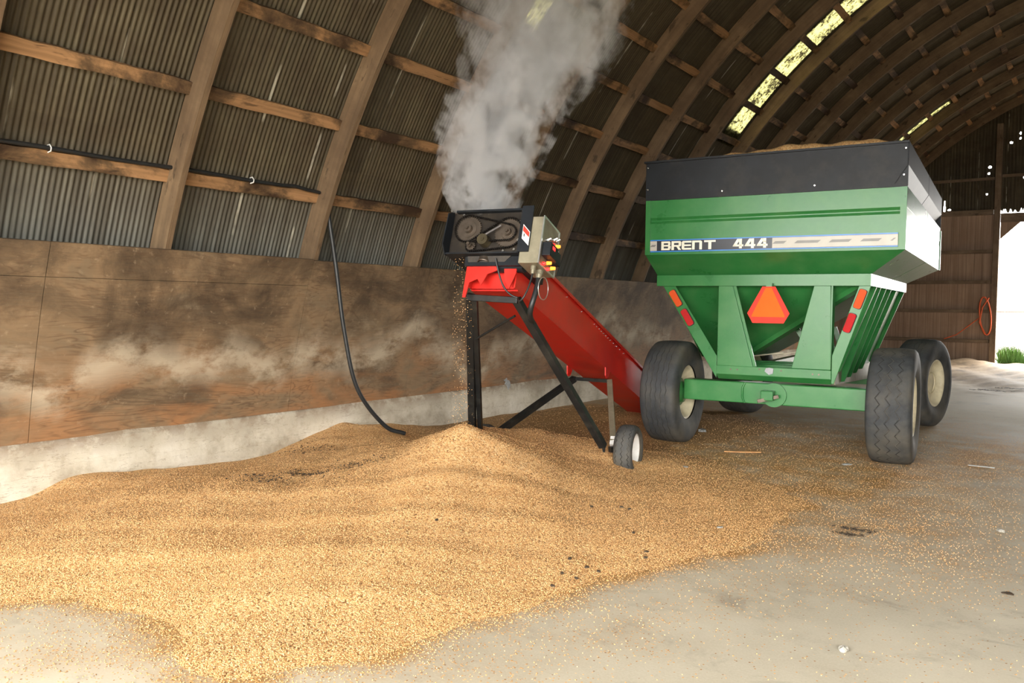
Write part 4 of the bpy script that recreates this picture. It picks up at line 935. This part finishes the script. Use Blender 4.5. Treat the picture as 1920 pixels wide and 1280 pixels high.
mb = MB(); mb.bar(SB[0], SB[1], .035, .035); mb.build('strut_bar', LP, mach)
mb = MB(); mb.bar(SB[0], (-.60, -.06, .25), .06, .06, (1,0,0)); mb.build('axle_strut', LP, mach, bevel=.005)
mb = MB(); mb.bar(SB[1], (.585, -.02, .29), .045, .055, (1,0,0)); mb.build('axle_strut', M['galv'], mach, bevel=.005)
mb = MB(); mb.bar((.58, .02, .32), (.585, -.03, .255), .058, .05, (1,0,0)); mb.build('strut_shoe', M['white'], mach)
mb = MB(); mb.bar((-.64, .02, .10), (.64, .02, .15), .05, .05); mb.build('axle', LP, mach)
mb = MB(); mb.bar((.58, -.10, .23), (.66, 0, .24), .05, .05); mb.build('axle_stub', LP, mach)
WP = [(-.06,.145), (-.082,.165), (-.084,.195), (-.070,.215), (-.04,.226), (.04,.226), (.070,.215), (.084,.195), (.082,.165), (.06,.145)]
WRM = [(.06,.148), (.068,.152), (.058,.138), (-.005,.125), (-.02,.06), (-.02,0)]
for sd in (-1, 1):
    O_ = Vector((sd*.72, 0, .222 if sd > 0 else .13)); A = Vector((sd, 0, 0))
    mb = MB(); mb.lathe(WP, O_, A, 48); t = mb.build('tire', M['tire2'], mach)
    mb = MB(); mb.lathe(WRM, O_, A, 40); r = mb.build('rim', M['white'], t)
    mb = MB(); mb.lathe([(-.02, .03), (.015, .028), (.02, .018), (.03, 0)], O_, A, 20); mb.build('hub', M['gear'], t)

# falling grain below the head, real kernels
n = 420; c = MO+ML*(-.235)+MM*(-1.38); st = RNG.integers(0, 6, n)
offs = np.array([(-.05,0), (-.02,.01), (.0,-.01), (.02,.0), (-.09,.02), (.05,.01)])[st]
zz_ = RNG.uniform(.5, 1.88, n); sp_ = .006+.012*(1.9-zz_)
pa = offs[:, 0]+RNG.normal(size=n)*sp_; pb = offs[:, 1]+RNG.normal(size=n)*sp_
XX = c.x+ML.x*pa+MM.x*pb; YY = c.y+ML.y*pa+MM.y*pb
o = kernels('falling_grain', XX, YY, zz_, size=.0045); tag(o, 'thin stream of grain kernels falling from the conveyor head onto the heap', 'grain', kind='stuff')

# ------------------------------------------------------------------ hose and cable on the wall
mb = MB(); P = [(-6.06, 5.50, 2.44), (-6.02, 5.50, 2.33), (-6.0, 5.578, 1.852), (-5.97, 5.66, 1.232), (-5.93, 5.80, .66), (-5.85, 6.10, .27), (-5.75, 6.30, .17)]
def cr(P, n=10):
    P = [Vector(p) for p in P]; P = [P[0]*2-P[1]]+P+[P[-1]*2-P[-2]]; out = []
    for i in range(1, len(P)-2):
        for k in range(n):
            t = k/n; out.append(.5*((2*P[i])+(P[i+1]-P[i-1])*t+(2*P[i-1]-5*P[i]+4*P[i+1]-P[i+2])*t*t+(3*P[i]-P[i-1]-3*P[i+1]+P[i+2])*t**3))
    out.append(P[-2]); return out
mb.tube(cr(P), .021, 12); mb.build('hanging_hose', M['rubberhose'], label='black rubber hose hanging down the plywood into the grain', cat='hose')
cq = 24.0
cx_, cz_ = arc(23.3, R+.13); cx_ += .01
mb = MB(); P = [(cx_, y, cz_+.075+.004*math.sin(y*5)) for y in np.linspace(.4, 4.95, 24)]+[(cx_, 5.10, cz_+.085), (cx_+.0, 5.24, cz_+.068), (cx_, 5.40, cz_+.06)]
mb.tube(P, .016, 10); cb_ = mb.build('wall_cable', M['rubberhose'], label='black cable clipped along the lowest purlin board at the upper left', cat='cable')
for y in (2.92, 4.63):
    mb = MB(); mb.tube([(cx_-.022, y, cz_+.05), (cx_+.02, y, cz_+.055), (cx_+.026, y, cz_+.078), (cx_+.005, y, cz_+.102), (cx_-.03, y, cz_+.098)], .005, 6); mb.build('cable_clip', M['white'], cb_, label='white plastic clip')

# ------------------------------------------------------------------ small litter
def blob(name, x, y, z, s, mat, label, cat, group=None, seed=1, flat=.5):
    rg = random.Random(seed); me = bpy.data.meshes.new(name); import bmesh
    bm = bmesh.new(); bmesh.ops.create_icosphere(bm, subdivisions=2, radius=1)
    for v in bm.verts:
        k = 1+.35*math.sin(v.co.x*5+seed)*math.cos(v.co.y*4-seed)+rg.uniform(-.12, .12); v.co = Vector((v.co.x*s[0]*k, v.co.y*s[1]*k, v.co.z*s[2]*k))
    bm.to_mesh(me); bm.free(); me.materials.append(mat); o = bpy.data.objects.new(name, me); COL.objects.link(o); o.location = (x, y, z+s[2]*.6); o.rotation_euler = (0, 0, rg.uniform(0, 3))
    return tag(o, label, cat, group)
LEAFM = plain('charred_husk', (58,46,32), .8, 0, .3, 30); PAP = plain('crumpled_paper', (150,152,150), .6, 0, .15, 20); STON = plain('pale_stone', (150,146,136), .7, 0, .15, 20)
def gz(x, y): return max(float(hgt(np.array([x]), np.array([y]))[0]), 0)
CH = [(1109,950,'beside the wheel track below the small tyre, left one'),(1165,951,'below the small white-rimmed tyre'),(1180,955,'just right of the lump below the small tyre'),(1188,999,'in the grain below and right of the small tyre'),(1068,1048,'in the heap\'s lower right slope, uppermost of the cluster'),(1100,1064,'in the middle of the lower right slope'),(1122,1072,'right end of the row on the lower right slope'),(1054,1075,'left end of the row on the lower right slope'),(1080,1085,'lower middle of the cluster on the right slope'),(1036,1099,'lowest of the cluster on the right slope'),(1212,1035,'near the heap\'s right edge, upper of a pair'),(1210,1046,'near the heap\'s right edge, lower of a pair'),(819,966,'on the middle of the heap')]
CHW = []
for k, (px, py, lb) in enumerate(CH):
    d = FWD+RT*(px-960)/F+UP*(640-py)/F; t = CAMZ/-d.z
    for _ in range(8):
        p = CP+d*t; t = (CAMZ-gz(p.x, p.y))/-d.z
    CHW.append((p.x, p.y)); blob('charred_lump', p.x, p.y, gz(p.x, p.y), (.016, .010, .007), LEAFM, 'small black charred lump '+lb, 'lump', 'charred lumps on the grain', k)
def gp(px, py):
    d = FWD+RT*(px-960)/F+UP*(640-py)/F; return CP+d*(CAMZ/-d.z)
for px, py, s, m, nm, lb, ct in ((1316,815,(.07,.045,.02),PAP,'crumpled_wrapper','crumpled silvery wrapper beside the left rear cart tyre','wrapper'), (1285,887,(.03,.02,.006),PAP,'paper_scrap','small pale scrap on the grain right of the small tyre','scrap'), (1350,993,(.025,.016,.005),PAP,'paper_scrap','small pale scrap at the middle of the floor near the heap\'s edge','scrap'), (1588,871,(.05,.03,.008),PAP,'paper_scrap','pale scrap on the concrete left of the big zigzag tyre','scrap'), (1581,1220,(.022,.018,.015),STON,'pebble','pale pebble alone on the concrete in the foreground','pebble'), (1875,996,(.03,.02,.012),STON,'pebble','pale pebble on the concrete at the right edge','pebble'), (1890,1113,(.03,.02,.006),LEAFM,'dark_chip','flat dark chip on the concrete low at the right edge','chip')):
    p = gp(px, py); blob(nm, p.x, p.y, gz(p.x, p.y), s, m, lb, ct, None, px)
p = gp(1392, 848); mb = MB(); mb.prism([(-.19,-.012), (.0,-.03), (.19,-.008), (.17,.006), (0,.02), (-.17,.01)], (0,0,0), (1,0,0), (0,1,0), (0,0,1), .008); o = mb.build('wood_splinter', plain('fresh_pine_splinter', (206,150,96), .7, 0, .2, 20)); o.location = (p.x, p.y, gz(p.x, p.y)+.004); o.rotation_euler = (0, 0, .55); tag(o, 'thin orange-brown wood splinter on the floor under the cart\'s rear axle', 'splinter')
p = gp(1840, 876); mb = MB(); mb.bar((-.11,0,0), (.11,.02,0), .018, .008); o = mb.build('straw_stalk', PAP); o.location = (p.x, p.y, .008); o.rotation_euler = (0,0,-.1); tag(o, 'pale straw stalk on the floor right of the big zigzag tyre', 'straw')
# torn white scrap stuck to the plywood foot
mb = MB(); mb.prism([(-.10,.05),(-.04,.02),(-.06,-.01),(-.02,-.02),(.04,-.09),(.055,-.05),(.075,-.06),(.06,.0),(.02,.04),(-.02,.045),(-.04,.075),(-.06,.06)], (-6.37, 9.0, .46), (0,1,0), (.15,0,1), (-1,0,0), .012); o = mb.build('torn_scrap', PAP); tag(o, 'torn white scrap stuck to the wall\'s lower edge behind the red trough', 'scrap')
for k, (px, py, r) in enumerate(((1600, 993, .10), (1590, 1003, .08), (1905, 735, .3), (1850, 738, .3))):
    p = gp(px, py); mb = MB(); rg = random.Random(k); vs = []
    for i in range(32):
        a = rg.uniform(0, 6.28); q = abs(rg.gauss(0, r*.5)); x, y = q*math.cos(a)*1.4, q*math.sin(a)*.5; w = rg.uniform(.008, .02)*(1 if k < 2 else 3); b = rg.uniform(0, PI)
        mb.bar((x-w*math.cos(b), y-w*math.sin(b), .006), (x+w*math.cos(b), y+w*math.sin(b), .008), .006*(1 if k < 2 else 3), .005)
    o = mb.build('husk_litter', LEAFM); o.location = (p.x, p.y, .0 if k < 2 else .06); tag(o, ['dark husk litter on the concrete right of the heap, upper patch', 'dark husk litter on the concrete right of the heap, lower patch', 'dark debris on the dirt floor near the far doorway, right patch', 'dark debris on the dirt floor near the far doorway, left patch'][k], 'debris', kind='stuff')

for k, (px, py, r, nn) in enumerate(((490, 897, .12, 150), (575, 890, .10, 150), (585, 842, .16, 120), (660, 872, .12, 90))):
    d = FWD+RT*(px-960)/F+UP*(640-py)/F; t = CAMZ/-d.z
    for _ in range(30):
        p = CP+d*t; t = t*.6+.4*(CAMZ-gz(p.x, p.y))/-d.z
    xx = p.x+RNG.normal(size=nn)*r*1.3; yy = p.y+RNG.normal(size=nn)*r*.8
    o = kernels('dark_chaff', xx, yy, hgt(xx, yy)+.006, size=.0075); o.data.materials[0] = LEAFM
    tag(o, ['dark chaff specks on the heap, nearest patch left of the middle', 'dark chaff specks on the heap, patch below the hanging hose line', 'dark chaff specks along the heap top near the wall', 'dark chaff specks on the heap just below the hose end'][k], 'chaff', kind='stuff')

# ------------------------------------------------------------------ steam
PL = [(-4.01,5.37,2.16,.14),(-4.02,5.34,2.45,.25),(-3.95,5.28,2.72,.34),(-3.90,5.42,3.04,.38),(-3.82,5.69,3.40,.47),(-3.86,5.93,3.74,.55),(-4.0,6.08,4.11,.62),(-4.0,6.2,4.45,.62)]
SX0 = Vector((-4.0, 5.6, 2.10)); ZH = 2.35
def m_steam():
    n = NT('white_steam'); n.n.remove(n.b); p = n.obj; s = n.sep(p); t = n.math('DIVIDE', s[2], ZH)
    def curve(vals, lo, hi):
        c = n.new('ShaderNodeFloatCurve'); cm = c.mapping; cu = cm.curves[0]; n.put(c.inputs['Value'], t)
        pts = sorted(vals); 
        cu.points[0].location = (pts[0][0], pts[0][1]); cu.points[1].location = (pts[-1][0], pts[-1][1])
        for a, b in pts[1:-1]: cu.points.new(a, b)
        cm.update(); return n.maprange(c.outputs[0], 0, 1, lo, hi)
    T_ = [((q[2]-SX0.z)/ZH) for q in PL]
    cx = curve([(max(0, min(1, a)), (q[0]-SX0.x+1)/2) for a, q in zip(T_, PL)], -1, 1)
    cy = curve([(max(0, min(1, a)), (q[1]-SX0.y+1)/2) for a, q in zip(T_, PL)], -1, 1)
    cr_ = curve([(max(0, min(1, a)), q[3]) for a, q in zip(T_, PL)], 0, 1)
    w1 = n.new('ShaderNodeTexNoise'); n.put(w1.inputs['Vector'], p); w1.inputs['Scale'].default_value = 3.2; w1.inputs['Detail'].default_value = 2
    wv = n.sep(w1.outputs['Color'])
    dx = n.math('SUBTRACT', n.math('ADD', s[0], n.maprange(wv[0], 0, 1, -.16, .16)), cx); dy = n.math('SUBTRACT', n.math('ADD', s[1], n.maprange(wv[1], 0, 1, -.16, .16)), cy)
    dist = n.math('SQRT', n.math('ADD', n.math('MULTIPLY', dx, dx), n.math('MULTIPLY', dy, dy)))
    rr = n.math('DIVIDE', dist, cr_)
    f = n.noise(n.scale(p, (1, 1, .8)), 5.0, 6, .62, .3)
    edge = n.math('ADD', n.math('MULTIPLY', rr, .62), n.math('MULTIPLY', n.math('SUBTRACT', .5, f), 3.6))
    body = n.maprange(edge, .62, .34, 0, 1)
    fade = n.maprange(t, .0, .95, 1, 0); fade = n.math('MULTIPLY', fade, n.math('MULTIPLY', fade, fade))
    den = n.math('MULTIPLY', body, n.math('ADD', n.math('MULTIPLY', fade, 13.0), 1.6))
    top = n.maprange(t, .90, 1.0, 1, 0); bot = n.maprange(s[2], .02, .10, 0, 1)
    den = n.math('MULTIPLY', n.math('MULTIPLY', den, top), bot)
    v = n.new('ShaderNodeVolumePrincipled'); v.inputs['Color'].default_value = (.96, .97, .99, 1); n.put(v.inputs['Density'], den); v.inputs['Anisotropy'].default_value = .2
    n.l.new(v.outputs[0], n.out.inputs['Volume'])
    n.m.cycles.volume_step_rate = .5 if hasattr(n.m, 'cycles') else 1
    return n.m
SM = m_steam()
mb = MB(); mb.smooth = True; pts = [Vector(q[:3]) for q in PL]; 
m_ = 20; vs = []
for q in PL:
    for k in range(m_):
        a = 2*PI*k/m_; rr = q[3]*1.15+.10; rr = min(rr, .92); vs.append((q[0]+rr*math.cos(a)-SX0.x, q[1]+rr*math.sin(a)-SX0.y, q[2]-SX0.z-(0 if q is not PL[0] else 0)))
mb.add(vs, [(i*m_+k, i*m_+(k+1) % m_, (i+1)*m_+(k+1) % m_, (i+1)*m_+k) for i in range(len(PL)-1) for k in range(m_)]+[tuple(range(m_))[::-1], tuple(range((len(PL)-1)*m_, len(PL)*m_))])
o = mb.build('steam_plume', SM, label='white steam plume billowing up from the conveyor\'s black head', cat='steam', kind='stuff'); o.location = SX0

# ------------------------------------------------------------------ light
W = bpy.data.worlds.new('world'); SC.world = W; W.use_nodes = True; bg = W.node_tree.nodes['Background']
bg.inputs[0].default_value = (1, .975, .93, 1); bg.inputs[1].default_value = 13.0
sd = bpy.data.lights.new('sun', 'SUN'); so = bpy.data.objects.new('sun', sd); COL.objects.link(so); sd.energy = 7; sd.angle = .01; sd.color = (1, .95, .86)
dirv = Vector((.55, .10, -.83)).normalized(); so.rotation_euler = dirv.to_track_quat('-Z', 'Y').to_euler()
def portal(loc, rot, sx, sy):
    l = bpy.data.lights.new('portal', 'AREA'); l.shape = 'RECTANGLE'; l.size = sx; l.size_y = sy; l.cycles.is_portal = True
    o = bpy.data.objects.new('portal', l); COL.objects.link(o); o.location = loc; o.rotation_euler = rot
portal((.3, Y0-.05, 2.05), (PI/2, 0, 0), 12.0, 4.1)
portal(((DX0+DX1)/2, YE+.1, 2.0), (-PI/2, 0, 0), 5.0, 4.2)
vs_ = SC.view_settings; vs_.view_transform = 'Standard'; vs_.look = 'None'; vs_.gamma = 1; vs_.use_curve_mapping = False; vs_.exposure = 0.68
SC.cycles.max_bounces = 7; SC.cycles.diffuse_bounces = 3; SC.cycles.glossy_bounces = 3; SC.cycles.volume_bounces = 2; SC.cycles.transmission_bounces = 3; SC.cycles.transparent_max_bounces = 6
SC.cycles.use_denoising = True; SC.cycles.use_adaptive_sampling = True; SC.cycles.adaptive_threshold = .02; SC.cycles.caustics_reflective = False; SC.cycles.caustics_refractive = False; SC.cycles.volume_step_rate = 1; SC.cycles.volume_max_steps = 256; SC.cycles.sample_clamp_indirect = 8
